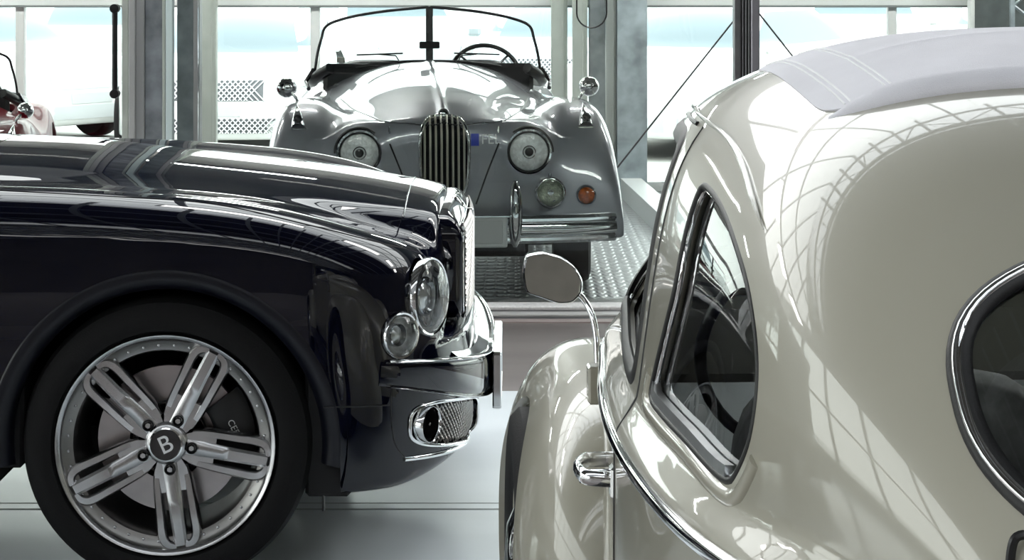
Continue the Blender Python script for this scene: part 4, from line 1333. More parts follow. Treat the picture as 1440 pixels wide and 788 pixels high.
def g_gm(W): return np.where(W[:, 0] > 0.70, (np.abs(W[:, 1] / 0.405)**8 + np.abs((W[:, 2] - 0.735) / 0.133)**8)**(1 / 8) - 1, 1)
Vg, Fg = clip(Vg, Fg, g_gm)
skin('grille_shell', F_gr, Vg, Fg, M_navy, LIM, 0.03, lambda W: np.abs(g_gm(W)) < 0.02)
def front_grid(ys, zs, off):
    a, b = np.meshgrid(ys, zs)
    return np.stack([lim_x(a.ravel(), b.ravel()) - off, a.ravel(), b.ravel()], 1).reshape(len(zs), len(ys), 3)
ry_, rz_ = ring_pts(0, 0.735, 0.405, 0.133, 8)
P = np.stack([lim_x(ry_, rz_, F_gr) + 0.001, ry_, rz_], 1)
MB().tube(resample(P, 120, True), 0.003, 8, True).build('grille_surround', M_chrome, LIM, 60)
bz_ = 0.888
MB().lathe([(0.030, -0.004), (0.030, 0.003), (0.022, 0.007), (0.0001, 0.009)], (lim_x(np.array([0.0]), np.array([bz_]), F_gr)[0] - 0.004, 0, bz_), (1, 0, 0.8), 24).build('bonnet_badge', M_chrome, LIM, 50)
M_mesh = mat('bright_grille_mesh', (0.42, 0.41, 0.39), 0.28, 1.0)
def lattice(name, ycs, y0, y1, z0, z1, off, pitch, r_, inside=None, parent=LIM, FF=F_lim):
    mb = MB()
    L_ = (z1 - z0)
    runs = []
    for sgn in (1, -1):
        for c in np.arange(y0 - L_, y1 + L_, pitch):
            s = np.linspace(0, 1, 17)
            yy = c + sgn * (s - 0.5) * L_; zz = z0 + s * L_
            ok = inside(yy, zz) if inside is not None else (yy >= y0) & (yy <= y1)
            run = []
            for i_ in range(17):
                if ok[i_]: run.append(i_)
                if (not ok[i_] or i_ == 16) and run:
                    if len(run) > 1: runs.append((yy[run], zz[run]))
                    run = []
    ally = np.concatenate([r[0] for r in runs]); allz = np.concatenate([r[1] for r in runs])
    P = np.stack([lim_x(ally, allz, FF) + off, ally, allz], 1)
    k = 0
    for r in runs:
        mb.tube(P[k:k + len(r[0])], r_, 4, caps=False); k += len(r[0])
    o = mb.build(name, M_mesh, parent, 60, fix=False)
    return tag(o, kind='stuff')
MB().grid(np.array([[(0.728, y, z) for y in (-0.41, 0.41)] for z in (0.59, 0.88)])).build('grille_backing', M_void, LIM, fix=False)
lattice('grille_mesh', 0, -0.40, 0.40, 0.605, 0.865, 0.006, 0.026, 0.0040, FF=F_gr)
MB().span((0.735, -0.008, 0.60), (0.770, 0.008, 0.87), 0.004).build('grille_centre_bar', M_chrome, LIM)
for sy in (-1, 1):
    fpnt = lim_hit(597, 596); fpnt[1] = abs(fpnt[1]) * sy
    ins_f = lambda yy, zz, sy=sy, q=fpnt: (g_side_intake(np.stack([np.full(yy.shape, 0.6), yy, zz], 1)) < -0.02) & (np.hypot((yy - q[1]) / 0.72, zz - q[2]) > 0.05)
    y0, y1 = (0.30, 0.845) if sy > 0 else (-0.845, -0.30)
    MB().grid(front_grid(np.linspace(y0, y1, 14), np.linspace(0.25, 0.46, 7), 0.05)).build('intake_backing', M_void, LIM, fix=False)
    lattice('intake_mesh', 0, y0, y1, 0.245, 0.465, -0.012, 0.019, 0.0024, ins_f)
    ry_, rz_ = ring_pts(sy * 0.572, 0.0, 0.262, 0.060, 4)
    rz_ = rz_ + zc_int(np.abs(ry_))
    P = resample(np.stack([lim_x(ry_, rz_) + 0.002, ry_, rz_], 1), 110, True)
    MB().tube(P, 0.0055, 8, True).build('intake_frame', M_chrome, LIM, 60)
    fpnt = fpnt + np.array([0.86, sy * 0.5, 0]) * 0.014
    MB().lathe([(0.0425, -0.002), (0.043, 0.006), (0.0455, 0.010), (0.048, 0.004), (0.048, -0.02)], fpnt, (0.86, sy * 0.5, 0), 36).build('fog_tube', M_chrome, LIM, 60)
    MB().lathe([(0.0428, 0.0), (0.041, -0.035), (0.0001, -0.035)], fpnt, (0.86, sy * 0.5, 0), 32).build('fog_tube_inside', M_black, LIM)
MB().grid(front_grid(np.linspace(-0.26, 0.26, 9), np.linspace(0.26, 0.37, 5), 0.04)).build('intake_backing', M_void, LIM, fix=False)
# chrome lower lip
yl = np.linspace(-0.84, 0.84, 80)
zl = 0.262 + 0.05 * (np.abs(yl) / 0.84)**2
MB().sweep(np.stack([lim_x(yl, zl) + 0.004, yl, zl], 1), oval(0.004, 0.006, 9), up=(0, 0, 1)).build('lower_lip_strip', M_chrome, LIM, 60)
# panel gaps
def seam(pixels, nm='panel_gap', n=40, r_=0.0022):
    P = np.array([lim_hit(*p) for p in resample(catmull(np.array(pixels, float), 6), n)])
    N = normals_of(F_lim, P)
    MB().tube(P - N * 0.0004, r_, 5).build(nm, M_black, LIM)
seam([(455, 573), (500, 572), (548, 570)])
seam([(552, 512), (550, 560), (551, 600), (558, 630), (580, 652)])
seam([(0, 268), (150, 276), (300, 287), (440, 318), (520, 338), (570, 350)], 'bonnet_gap', 90)
hb = np.linspace(-0.50, 0.50, 40)
Ph = np.stack([np.full(40, 0.585), hb, _lh(np.full(40, 0.585)) - 0.058 * (np.abs(hb) / 0.56)**2.4 + 0.0005], 1)
MB().tube(Ph, 0.0025, 6).build('bonnet_front_gap', M_chrome_dark, LIM)
# small tag hanging below the sill
hp = lim_hit(454, 700)
MB().box((hp[0], hp[1] + 0.02, 0.215), (0.006, 0.02, 0.05), 0.001).build('undertray_tab', M_black, LIM)
# ================================================================== silver vintage roadster in the glazed bay
RO_LOC, RO_ROT = (-0.361, 10.66, 0.0), R(4.5)
ROAD = empty('vintage_roadster', RO_LOC, RO_ROT, 'gunmetal silver vintage open roadster with split windscreen and vertical bar grille', 'car')
ROAD_M = Matrix.Translation(RO_LOC) @ Matrix.Rotation(RO_ROT, 4, 'Z')
_zf = spline([-0.56, -0.5, -0.42, -0.3, -0.15, 0.0, 0.2, 0.6, 1.0, 1.5, 2.0, 2.3, 2.6, 2.9, 3.3, 3.6], [0.30, 0.50, 0.67, 0.80, 0.877, 0.905, 0.913, 0.89, 0.84, 0.76, 0.76, 0.82, 0.86, 0.83, 0.66, 0.40])
_zh = spline([-0.48, -0.40, -0.3, -0.2, 0.0, 0.4, 0.8, 1.25, 1.45], [0.80, 0.852, 0.882, 0.905, 0.938, 0.985, 1.020, 1.050, 1.055])
_wh = spline([-0.48, -0.4, 0.0, 0.4, 0.8, 1.25, 1.5], [0.20, 0.24, 0.37, 0.48, 0.56, 0.63, 0.66])
def F_road(x, y, z):
    ax = np.abs(x)
    zf = _zf(y)
    hgt = np.maximum(zf - 0.30, 0.05)
    q = (np.abs(ax - 0.675) / 0.188)**3.2 + (np.maximum(z - 0.30, 0) / hgt)**4
    Ff = (np.maximum(q, 1e-9)**(1 / 3.4) - 1) * 0.19
    Ff = smax(Ff, -0.53 - y, 0.02); Ff = smax(Ff, (np.abs(y - 1.5) - 2.12), 0.05)
    # front apron
    yn = y - 0.10 * (ax / 0.8)**2.5
    q = (np.maximum(0.3 - yn, 0) / 0.80)**3 + (np.maximum(z - 0.2, 0) / 0.645)**4
    Fn = (np.maximum(q, 1e-9)**0.28 - 1) * 0.55
    Fn = smax(Fn, ax - 0.74, 0.10); Fn = smax(Fn, y - 1.2, 0.05)
    # bonnet
    zh, wh = _zh(y), np.maximum(_wh(y), 0.05)
    Fh = (z - (zh - np.maximum(zh - 0.845, 0.02) * (ax / wh)**2.3) - 0.012 * np.exp(-(ax / 0.022)**2)) * 0.75
    Fh = smax(Fh, ax - 0.70, 0.05); Fh = smax(Fh, -0.47 - y, 0.06); Fh = smax(Fh, y - 1.42, 0.02)
    # lamp pods
    t = np.clip((y + 0.22) / np.where(y < -0.22, 0.30, 0.62), -1, 1)
    q = ((ax - 0.407) / 0.150)**2 + ((z - 0.700 - 0.02 * np.maximum(t, 0)) / 0.148)**2 + t**2
    Fp = (np.maximum(q, 1e-9)**0.5 - 1) * 0.13
    # doors and tail
    q = (ax / 0.765)**5 + (np.abs(y - 1.9) / 1.75)**4 + (np.maximum(z - 0.3, 0) / 0.60)**5
    Fm = (np.maximum(q, 1e-9)**0.2 - 1) * 0.7
    F = smin(Fn, Ff, 0.075)
    F = smin(F, Fp, 0.045)
    F = smin(F, Fm, 0.06)
    F = smin(F, Fh, 0.05)
    return smax(F, 0.285 - z, 0.02)
def road_hit(px, py): return hit(px, py, F_road, ROAD_M, 9.6, 12.6, 0.004)
def road_y(x, z, F=F_road):
    """front surface of the body at (x, z)"""
    x = np.atleast_1d(np.asarray(x, float)); z = np.broadcast_to(np.asarray(z, float), x.shape)
    ys = np.arange(-0.75, 1.3, 0.01)
    sh = (len(ys), len(x))
    v = F(np.broadcast_to(x, sh).ravel(), np.repeat(ys, len(x)), np.broadcast_to(z, sh).ravel()).reshape(sh)
    i = np.argmax(v < 0, 0)
    i = np.clip(i, 1, None)
    k = np.arange(len(x))
    a, b = v[i - 1, k], v[i, k]
    return ys[i - 1] + 0.01 * a / np.where(np.abs(a - b) < 1e-9, 1, a - b)
def g_grl(V):
    w_ = 0.112 + 0.012 * np.clip((V[:, 2] - 0.46) / 0.4, 0, 1)
    return np.where(V[:, 1] < 0.1, (np.abs(V[:, 0] / w_)**3.2 + np.abs((V[:, 2] - 0.665) / 0.203)**3.2)**(1 / 3.2) - 1, 1)
LAMP_X, LAMP_Z, LAMP_R = 0.407, 0.697, 0.106
def g_lmp(V): return np.where(V[:, 1] < -0.15, np.hypot(np.abs(V[:, 0]) - LAMP_X, V[:, 2] - LAMP_Z) - LAMP_R, 1)
def g_well(V):
    o = np.full(len(V), 1.0)
    for yc in (0.0, 2.59):
        o = np.minimum(o, np.where((np.abs(V[:, 0]) > 0.50), np.hypot(V[:, 1] - yc, V[:, 2] - 0.34) - 0.385, 1.0))
    return o
def g_cockpit(V):
    return np.where(V[:, 2] > 0.6, (np.abs(V[:, 0] / 0.60)**5 + np.abs((V[:, 1] - 1.92) / 0.52)**5)**0.2 - 1, 1)
V0, F0 = polygonise(F_road, (-0.92, -0.66, 0.27), (0.92, 3.72, 1.09), 0.016)
V, Fc = V0, F0
for g in (g_grl, g_lmp, g_well, g_cockpit): V, Fc = clip(V, Fc, g)
skin('body', F_road, V, Fc, M_silver, ROAD, 0.04, lambda W: (np.abs(g_grl(W)) < 0.02) | (np.abs(g_cockpit(W)) < 0.02) | (np.abs(g_well(W)) < 0.003))
MB().span((-0.62, -0.25, 0.22), (0.62, 3.2, 0.32)).build('floor_pan', M_void, ROAD)
MB().span((-0.56, 1.30, 0.30), (0.56, 2.5, 0.62)).build('cockpit_tub', M_void, ROAD)
MB().span((-0.42, -0.30, 0.17), (0.42, 0.10, 0.30), 0.02).build('front_suspension', M_void, ROAD)

# grille
gx_, gz_ = [a.ravel() for a in np.meshgrid(np.linspace(-0.15, 0.15, 9), np.linspace(0.44, 0.90, 10))]
MB().grid(np.stack([gx_, road_y(gx_, gz_) + 0.05, gz_], 1).reshape(10, 9, 3)).build('grille_backing', M_void, ROAD, fix=False)
t = np.linspace(0, 2 * math.pi, 81)[:-1]
rz = 0.665 + 0.203 * np.sign(np.sin(t)) * np.abs(np.sin(t))**(2 / 3.2)
rx_ = (0.112 + 0.012 * np.clip((rz - 0.46) / 0.4, 0, 1)) * np.sign(np.cos(t)) * np.abs(np.cos(t))**(2 / 3.2)
P = resample(np.stack([rx_, road_y(rx_, rz) - 0.004, rz], 1), 90, True)
MB().tube(smooth_path(P, 2, True), 0.009, 8, True).build('grille_surround', M_chrome, ROAD, 60)
M_gbar = mat('pale_gold_chrome', (0.78, 0.74, 0.66), 0.28, 0.55)
for k in range(8):
    xk = (k - 3.5) * 0.0272
    hz = 0.203 * (1 - (abs(xk) / 0.125)**3.2)**(1 / 3.2)
    zz = np.linspace(0.665 - hz + 0.004, 0.665 + hz - 0.004, 16)
    yy = smooth_path(np.stack([road_y(np.full(16, xk), zz)], 1), 2)[:, 0] + 0.004
    MB().sweep(np.stack([np.full(16, xk), yy, zz], 1), [(-0.0045, -0.012), (0.0045, -0.012), (0.0058, 0.008), (0.0, 0.014), (-0.0058, 0.008)], up=(0, -1, 0)).build('grille_bar', M_gbar, ROAD, 60)
bz = 0.876
MB().lathe([(0.026, -0.004), (0.026, 0.004), (0.018, 0.010), (0.0001, 0.012)], (0, road_y(0.0, bz)[0], bz), (0, -1, 0.35), 24).build('bonnet_badge', M_chrome, ROAD, 50)

def on_front(pts2):
    p = np.asarray(pts2, float)
    return np.stack([p[:, 0], road_y(p[:, 0], p[:, 1]), p[:, 1]], 1)
# seams beside the grille and around the bonnet
for sx in (-1, 1):
    p = on_front(resample([(sx * 0.150, 0.45), (sx * 0.205, 0.60), (sx * 0.262, 0.74)], 24)); p[:, 1] -= 0.001
    MB().tube(smooth_path(p, 2), 0.0045, 6).build('panel_gap', M_black, ROAD)
    q = np.array([(sx * x, y) for x, y in ((0.0, -0.435), (0.12, -0.43), (0.265, -0.385), (0.32, -0.28), (0.40, 0.0), (0.455, 0.35), (0.50, 0.65))])
    q = catmull(q, 8)
    zz = np.empty(len(q))
    for i, (a, b) in enumerate(q):
        zs = np.arange(1.1, 0.6, -0.003); v = F_road(np.full(zs.shape, a), np.full(zs.shape, b), zs)
        zz[i] = zs[np.argmax(v < 0)]
    P = smooth_path(np.stack([q[:, 0], q[:, 1], zz], 1), 3)
    MB().tube(P + np.array([0, 0, 0.0005]), 0.0042, 6).build('bonnet_gap', M_black, ROAD)
    fs = np.abs(P[:, 0]); fs = (fs > 0.13) & (fs < 0.29) & (P[:, 1] < -0.33)
    MB().tube(P[fs] + np.array([0, -0.002, 0.004]), 0.004, 6).build('bonnet_edge_strip', M_chrome, ROAD)
    # small chrome block standing in for a panel highlight beside the bonnet corner
    pc = on_front([(sx * 0.262, 0.80)])[0]
    MB().box(pc + np.array([0, -0.004, 0]), (0.012, 0.012, 0.045), 0.003).build('panel_glint', M_chrome, ROAD)

# headlamps
M_lampglass = mat('fluted_lamp_glass', (0.80, 0.82, 0.82), 0.25, 0.1, coat=1.0, noise=(55, 0.22), bump=(90, 0.5))
for sx in (-1, 1):
    o_ = (sx * LAMP_X, -0.455, LAMP_Z); ax = (0, -1, 0.02)
    e = MB().lathe([(LAMP_R + 0.012, -0.09), (LAMP_R + 0.010, -0.02), (LAMP_R + 0.004, 0.012), (LAMP_R - 0.010, 0.016), (LAMP_R - 0.014, 0.006)], o_, ax, 48).build('headlamp_ring', M_chrome, ROAD, 60)
    MB().lathe([(LAMP_R + 0.018, -0.05), (LAMP_R + 0.017, -0.012), (LAMP_R + 0.010, -0.006)], o_, ax, 48).build('lamp_gasket', M_rubber, e, 60)
    MB().lathe([(LAMP_R - 0.012, 0.006), (LAMP_R * 0.82, 0.018), (LAMP_R * 0.5, 0.026), (0.0001, 0.030)], o_, ax, 40).build('lamp_lens', M_lampglass, e, 60)
    MB().lathe([(LAMP_R - 0.004, 0.010), (LAMP_R - 0.006, 0.020), (LAMP_R - 0.013, 0.019), (LAMP_R - 0.015, 0.006)], o_, ax, 48).build('lens_rim', M_black, e, 50)
    MB().lathe([(0.022, 0.02), (0.020, 0.033), (0.012, 0.038), (0.0001, 0.038)], o_, ax, 24).build('bulb_shield', M_black, e, 40)
    MB().lathe([(0.028, 0.020), (0.032, 0.031), (0.028, 0.034)], o_, ax, 24).build('bulb_ring', M_chrome, e, 40)
    MB().box((sx * LAMP_X, -0.468, LAMP_Z - LAMP_R - 0.006), (0.03, 0.02, 0.018), 0.005).build('lamp_screw', M_chrome_dark, e)
    # side lamp pod on the wing, its chrome plinth following the slope of the wing
    bl_, br_, tp_ = road_hit(813, 178), road_hit(834, 178), road_hit(819, 146)
    side = np.array([bl_, br_, tp_]) * np.array([sx, 1, 1])
    nw = normals_of(F_road, side)
    rows = []
    for f_ in np.linspace(0, 1, 9):
        l_ = side[0] + (side[2] - side[0]) * f_; r_ = side[1] + (side[2] - side[1]) * f_
        q = [l_ + (r_ - l_) * g_ for g_ in np.linspace(0, 1, 7)]
        q = project(F_road, np.array(q), 6, 0.03)
        nq = normals_of(F_road, q)
        hgt = 0.030 * (1 - 0.75 * f_) * np.sin(np.pi * np.linspace(0, 1, 7))**0.6
        rows.append(q + nq * (hgt[:, None] + 0.001))
    plz = MB().grid(np.array(rows)).build('side_lamp', M_chrome, ROAD, 60)
    c0 = np.array(rows[1])[3] ; n0 = np.array([0, -1.0, 0.15])
    MB().lathe([(0.024, -0.02), (0.024, 0.012), (0.018, 0.016)], c0, n0, 24).build('side_lamp_bezel', M_chrome_dark, plz, 60)
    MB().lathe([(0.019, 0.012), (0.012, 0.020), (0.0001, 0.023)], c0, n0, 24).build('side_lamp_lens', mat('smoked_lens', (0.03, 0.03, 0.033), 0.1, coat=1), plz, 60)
    MB().box((np.array(rows[0])[0] + np.array(rows[0])[-1]) / 2 + np.array([0, -0.006, -0.004]), (0.078, 0.012, 0.010), 0.003).build('side_lamp_foot', M_chrome, plz)
    # wing mirror
    mzc = np.array([sx * 0.772, 0.16, 0.975])
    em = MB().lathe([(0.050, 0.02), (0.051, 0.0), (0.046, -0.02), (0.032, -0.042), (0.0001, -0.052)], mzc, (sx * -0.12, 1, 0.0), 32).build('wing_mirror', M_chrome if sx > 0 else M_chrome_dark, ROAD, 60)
    MB().lathe([(0.024, -0.03), (0.024, -0.052), (0.016, -0.060), (0.0001, -0.060)], mzc + np.array([-sx * 0.012, 0, 0]), (sx * -0.12, 1, 0), 20).build('mirror_boss', M_chrome, em, 60)
    MB().disc(mzc + np.array([0, 0.02, 0]), (0, 1, 0), 0.048).build('mirror_glass', MATS['mirror_silver'], em)
    MB().tube(catmull(np.array([(sx * 0.712, 0.12, 0.895), (sx * 0.722, 0.12, 0.925), (sx * 0.748, 0.13, 0.955), tuple(mzc + np.array([-sx * 0.01, -0.03, -0.01]))]), 5), 0.008, 8).build('mirror_stem', M_chrome, em, 60)

# bumper, overriders, plate
yb_ = np.linspace(-0.815, 0.815, 61)
bpth = np.stack([yb_, -0.625 + 0.085 * np.abs(yb_ / 0.815)**4, np.full(61, 0.342)], 1)
prf = [(-0.020, -0.068), (0.004, -0.066), (0.016, -0.052), (0.016, -0.040), (0.006, -0.034), (0.018, -0.022), (0.024, 0.0), (0.018, 0.022), (0.006, 0.034), (0.016, 0.040), (0.016, 0.052), (0.004, 0.066), (-0.020, 0.068)]
MB().sweep(bpth, [(a, b) for a, b in prf], up=(0, 0, 1)).build('bumper', M_chrome, ROAD, 40)
for sx in (-1, 1):
    rows = []
    for f_ in np.linspace(0, 1, 15):
        k_ = math.sin(math.pi * min(max(f_, 0.004), 0.996))**0.3
        rows.append([(sx * 0.327 + 0.034 * k_ * math.cos(a), -0.640 - 0.045 * k_ * math.sin(a) - 0.02 * math.sin(math.pi * f_), 0.262 + 0.312 * f_) for a in np.linspace(0, 2 * math.pi, 17)])
    MB().grid(np.array(rows)).build('overrider', M_chrome, ROAD, 60)
    MB().span((sx * 0.30 - 0.03, -0.57, 0.30), (sx * 0.30 + 0.03, -0.30, 0.36)).build('bumper_bracket', M_void, ROAD)
pl = MB().box((0, -0.675, 0.340), (0.575, 0.014, 0.150), 0.006).build('number_plate', mat('plate_rim', (0.78, 0.79, 0.79), 0.35, 0.3), ROAD)
MB().box((0, -0.684, 0.340), (0.530, 0.006, 0.112), 0.003).build('plate_face', mat('blank_grey_plate', (0.66, 0.67, 0.67), 0.45), pl)
MB().box((0, -0.678, 0.413), (0.60, 0.03, 0.012), 0.004).build('plate_top_rail', M_chrome, pl)
# fog lamp and indicator
for sx in (-1, 1):
    p = on_front([(sx * 0.505, 0.508)])[0] + np.array([0, -0.035, 0])
    e = MB().lathe([(0.055, -0.06), (0.072, -0.01), (0.076, 0.0), (0.072, 0.012), (0.064, 0.014)], p, (0, -1, 0), 40).build('fog_lamp', M_chrome, ROAD, 60)
    MB().lathe([(0.066, 0.010), (0.045, 0.022), (0.0001, 0.028)], p, (0, -1, 0), 36).build('fog_lens', M_lens, e, 60)
    MB().lathe([(0.068, 0.006), (0.05, -0.02), (0.0001, -0.032)], p, (0, -1, 0), 36).build('fog_reflector', mat('yellowish_reflector', (0.75, 0.78, 0.62), 0.3, 0.2, noise=(60, 0.3), bump=(120, 0.5)), e, 60)
    MB().lathe([(0.016, -0.02), (0.014, 0.016), (0.0001, 0.018)], p, (0, -1, 0), 20).build('fog_bulb', M_chrome, e, 60)
    MB().tube([p + np.array([0, 0.02, 0.07]), p + np.array([0, 0.02, 0.088])], 0.008, 8).build('fog_screw', M_chrome_dark, e)
    q = on_front([(sx * 0.680, 0.490)])[0] + np.array([0, -0.006, 0])
    e = MB().lathe([(0.050, -0.02), (0.048, 0.004), (0.040, 0.010)], q, (0, -1, 0), 32).build('indicator_bezel', M_chrome_dark, ROAD, 60)
    MB().lathe([(0.041, 0.004), (0.038, 0.022), (0.022, 0.036), (0.0001, 0.040)], q, (0, -1, 0), 32).build('indicator_lens', mat('amber_lens', (0.52, 0.11, 0.015), 0.18, coat=1.0, noise=(90, 0.3)), e, 60)

# wheels
for sx in (-1, 1):
    for yc, st in ((0.0, R(-7)), (2.59, 0.0)):
        ax = (sx * math.cos(st), sx * math.sin(st), 0); o_ = (sx * 0.665, yc, 0.335)
        e = MB().lathe([(0.20, -0.07), (0.23, -0.085), (0.28, -0.095), (0.318, -0.085), (0.335, -0.055), (0.3365, 0.0), (0.335, 0.055), (0.318, 0.085), (0.28, 0.095), (0.23, 0.085), (0.20, 0.07)], o_, ax, 48).build('tyre', M_tyre, ROAD, 40)
        MB().lathe([(0.21, -0.06), (0.205, 0.055), (0.17, 0.03), (0.12, 0.04), (0.10, 0.065), (0.0001, 0.08)], o_, ax, 40).build('wheel_disc', M_silver, ROAD, 40)
        MB().lathe([(0.42, -0.16), (0.42, 0.10)], (sx * 0.62, yc, 0.34), (sx, 0, 0), 32, R(-95), R(95)).build('wheel_well', M_void, ROAD, fix=False)

# windscreen: centre post, thin frame, two panes, wipers
M_frame_b = mat('dark_chrome_frame', (0.10, 0.10, 0.105), 0.25, 0.9)
MB().sweep([(0, 1.345, 1.00), (0, 1.365, 1.362)], [(-0.020, -0.012), (0.020, -0.012), (0.020, 0.012), (-0.020, 0.012)], up=(0, -1, 0)).build('windscreen_post', M_frame_b, ROAD)
for sx in (-1, 1):
    fr_ = catmull(np.array([(0.005, 1.365, 1.359), (0.20, 1.40, 1.341), (0.36, 1.445, 1.318), (0.50, 1.50, 1.285), (0.585, 1.54, 1.245), (0.612, 1.555, 1.17), (0.635, 1.56, 1.08), (0.652, 1.56, 0.96)]), 6) * np.array([sx, 1, 1])
    MB().tube(fr_, 0.0085, 8).build('windscreen_frame', M_frame_b, ROAD, 60)
    lo = np.array([(x * sx, 1.345 + 0.215 * (x / 0.652)**1.4, 1.045 - 0.10 * (x / 0.652)**2.2) for x in np.linspace(0.005, 0.652, len(fr_))])
    hi = np.stack([np.interp(np.abs(lo[:, 0]), np.abs(fr_[:-9, 0]), fr_[:-9, k]) for k in range(3)], 1); hi[:, 0] = lo[:, 0]
    mx_ = np.abs(hi[:, 0]) > 0.585
    hi[mx_, 2] = np.interp(np.abs(lo[mx_, 0]), np.abs(fr_[-19:, 0]), fr_[-19:, 2])
    MB().grid(np.array([lo, hi])).build('windscreen_pane', glass_mat('clear_screen', (0.93, 0.96, 0.96), 1.4), ROAD, 60, fix=False)
    MB().tube(lo + np.array([0, -0.004, 0.004]), 0.012, 8).build('windscreen_seal', M_rubber, ROAD, 60)
    wx = 0.16 if sx > 0 else -0.17
    MB().tube([(wx, 1.33, 1.052), (wx + 0.02 * sx, 1.335, 1.085), (wx + sx * 0.12, 1.36, 1.092)], 0.004, 6).build('wiper_arm', M_frame_b, ROAD)
    MB().tube([(wx + sx * -0.02, 1.34, 1.098), (wx + sx * 0.24, 1.385, 1.088)], 0.005, 6).build('wiper_blade', M_black, ROAD)
    # padded cockpit edge and hood irons
    MB().tube(catmull(np.array([(sx * 0.56, 1.42, 1.01), (sx * 0.63, 1.50, 0.965), (sx * 0.665, 1.65, 0.925), (sx * 0.665, 2.1, 0.90), (sx * 0.60, 2.42, 0.92), (sx * 0.3, 2.50, 0.95), (0, 2.52, 0.96)]), 6), 0.032, 10).build('cockpit_roll', M_black, ROAD, 60)
    MB().tube([(sx * 0.655, 1.545, 1.0), (sx * 0.70, 1.50, 0.93), (sx * 0.68, 1.35, 0.90)], 0.012, 8).build('screen_pillar_foot', M_frame_b, ROAD, 60)
MB().span((-0.60, 1.44, 0.80), (0.60, 1.50, 1.035), 0.025).build('dashboard', M_black, ROAD)
MB().box((0.0, 1.33, 1.145), (0.115, 0.012, 0.04), 0.006).build('post_clamp', M_black, ROAD)
tl = R(62)
sc_c = np.array([0.335, 1.66, 0.945])
ringp = [sc_c + np.array([0.205 * math.cos(a), 0.205 * math.sin(a) * math.cos(tl), 0.205 * math.sin(a) * math.sin(tl)]) for a in np.linspace(0, 2 * math.pi, 49)[:-1]]
MB().tube(ringp, 0.013, 10, True).build('steering_wheel', M_black, ROAD, 60)
for k in range(4): MB().tube([sc_c, ringp[k * 12 + 6]], 0.007, 6).build('wheel_spoke', M_frame_b, ROAD)
for sx in (-1, 1):
    pad((sx * 0.29, 2.24, 0.80), (0.25, 0.08, 0.22), R(-14)).build('seat_backrest', M_black, ROAD, 60)
MB().box((-0.50, 1.52, 1.055), (0.045, 0.03, 0.03), 0.005).build('dash_box', mat('brown_box', (0.12, 0.08, 0.05), 0.6), ROAD)

# registration sticker across the nose
def decal(mb_or_me, m, name):
    me = mb_or_me
    n = len(me.vertices)
    co = np.empty(n * 3); me.vertices.foreach_get('co', co); co = co.reshape(-1, 3)
    co[:, 1] = road_y(co[:, 0], co[:, 2]) - 0.003
    me.vertices.foreach_set('co', co.ravel()); me.update()
    me.materials.clear()
    return link(name, me, m, ROAD)
gb = MB().grid(np.array([[(x, 0, z) for x in np.linspace(0.128, 0.166, 5)] for z in np.linspace(0.728, 0.786, 6)]))
decal(gb.mesh('sticker_band', fix=False), mat('sticker_blue', (0.035, 0.06, 0.42), 0.4), 'sticker_band')
cu = bpy.data.curves.new('sticker_text', 'FONT'); cu.body = 'FEL'; cu.size = 0.066; cu.align_x = 'LEFT'; cu.align_y = 'CENTER'
to = bpy.data.objects.new('t', cu); tm = bpy.data.meshes.new_from_object(to); bpy.data.objects.remove(to)
tm.transform(Matrix.Translation((0.176, 0, 0.757)) @ Matrix.Rotation(R(90), 4, 'X'))
decal(tm, mat('sticker_white', (0.85, 0.86, 0.88), 0.4), 'sticker_text')

# ------------------------------------------------------------------ small red roadster in the next bay
rr = copy_tree(ROAD, None, {'gunmetal_silver_paint': M_red, 'sticker_blue': M_red, 'sticker_white': M_red})
rr.name = 'red_roadster'
rr.location = (-3.188, 10.95, 0); rr.rotation_euler = (0, 0, R(10)); rr.scale = (0.85,) * 3
tag(rr, 'small wine red vintage roadster with round chrome wing mirror, behind the bonnet of the limousine', 'car')
for ch in list(rr.children):
    if ch.name.startswith('sticker'): bpy.data.objects.remove(ch)
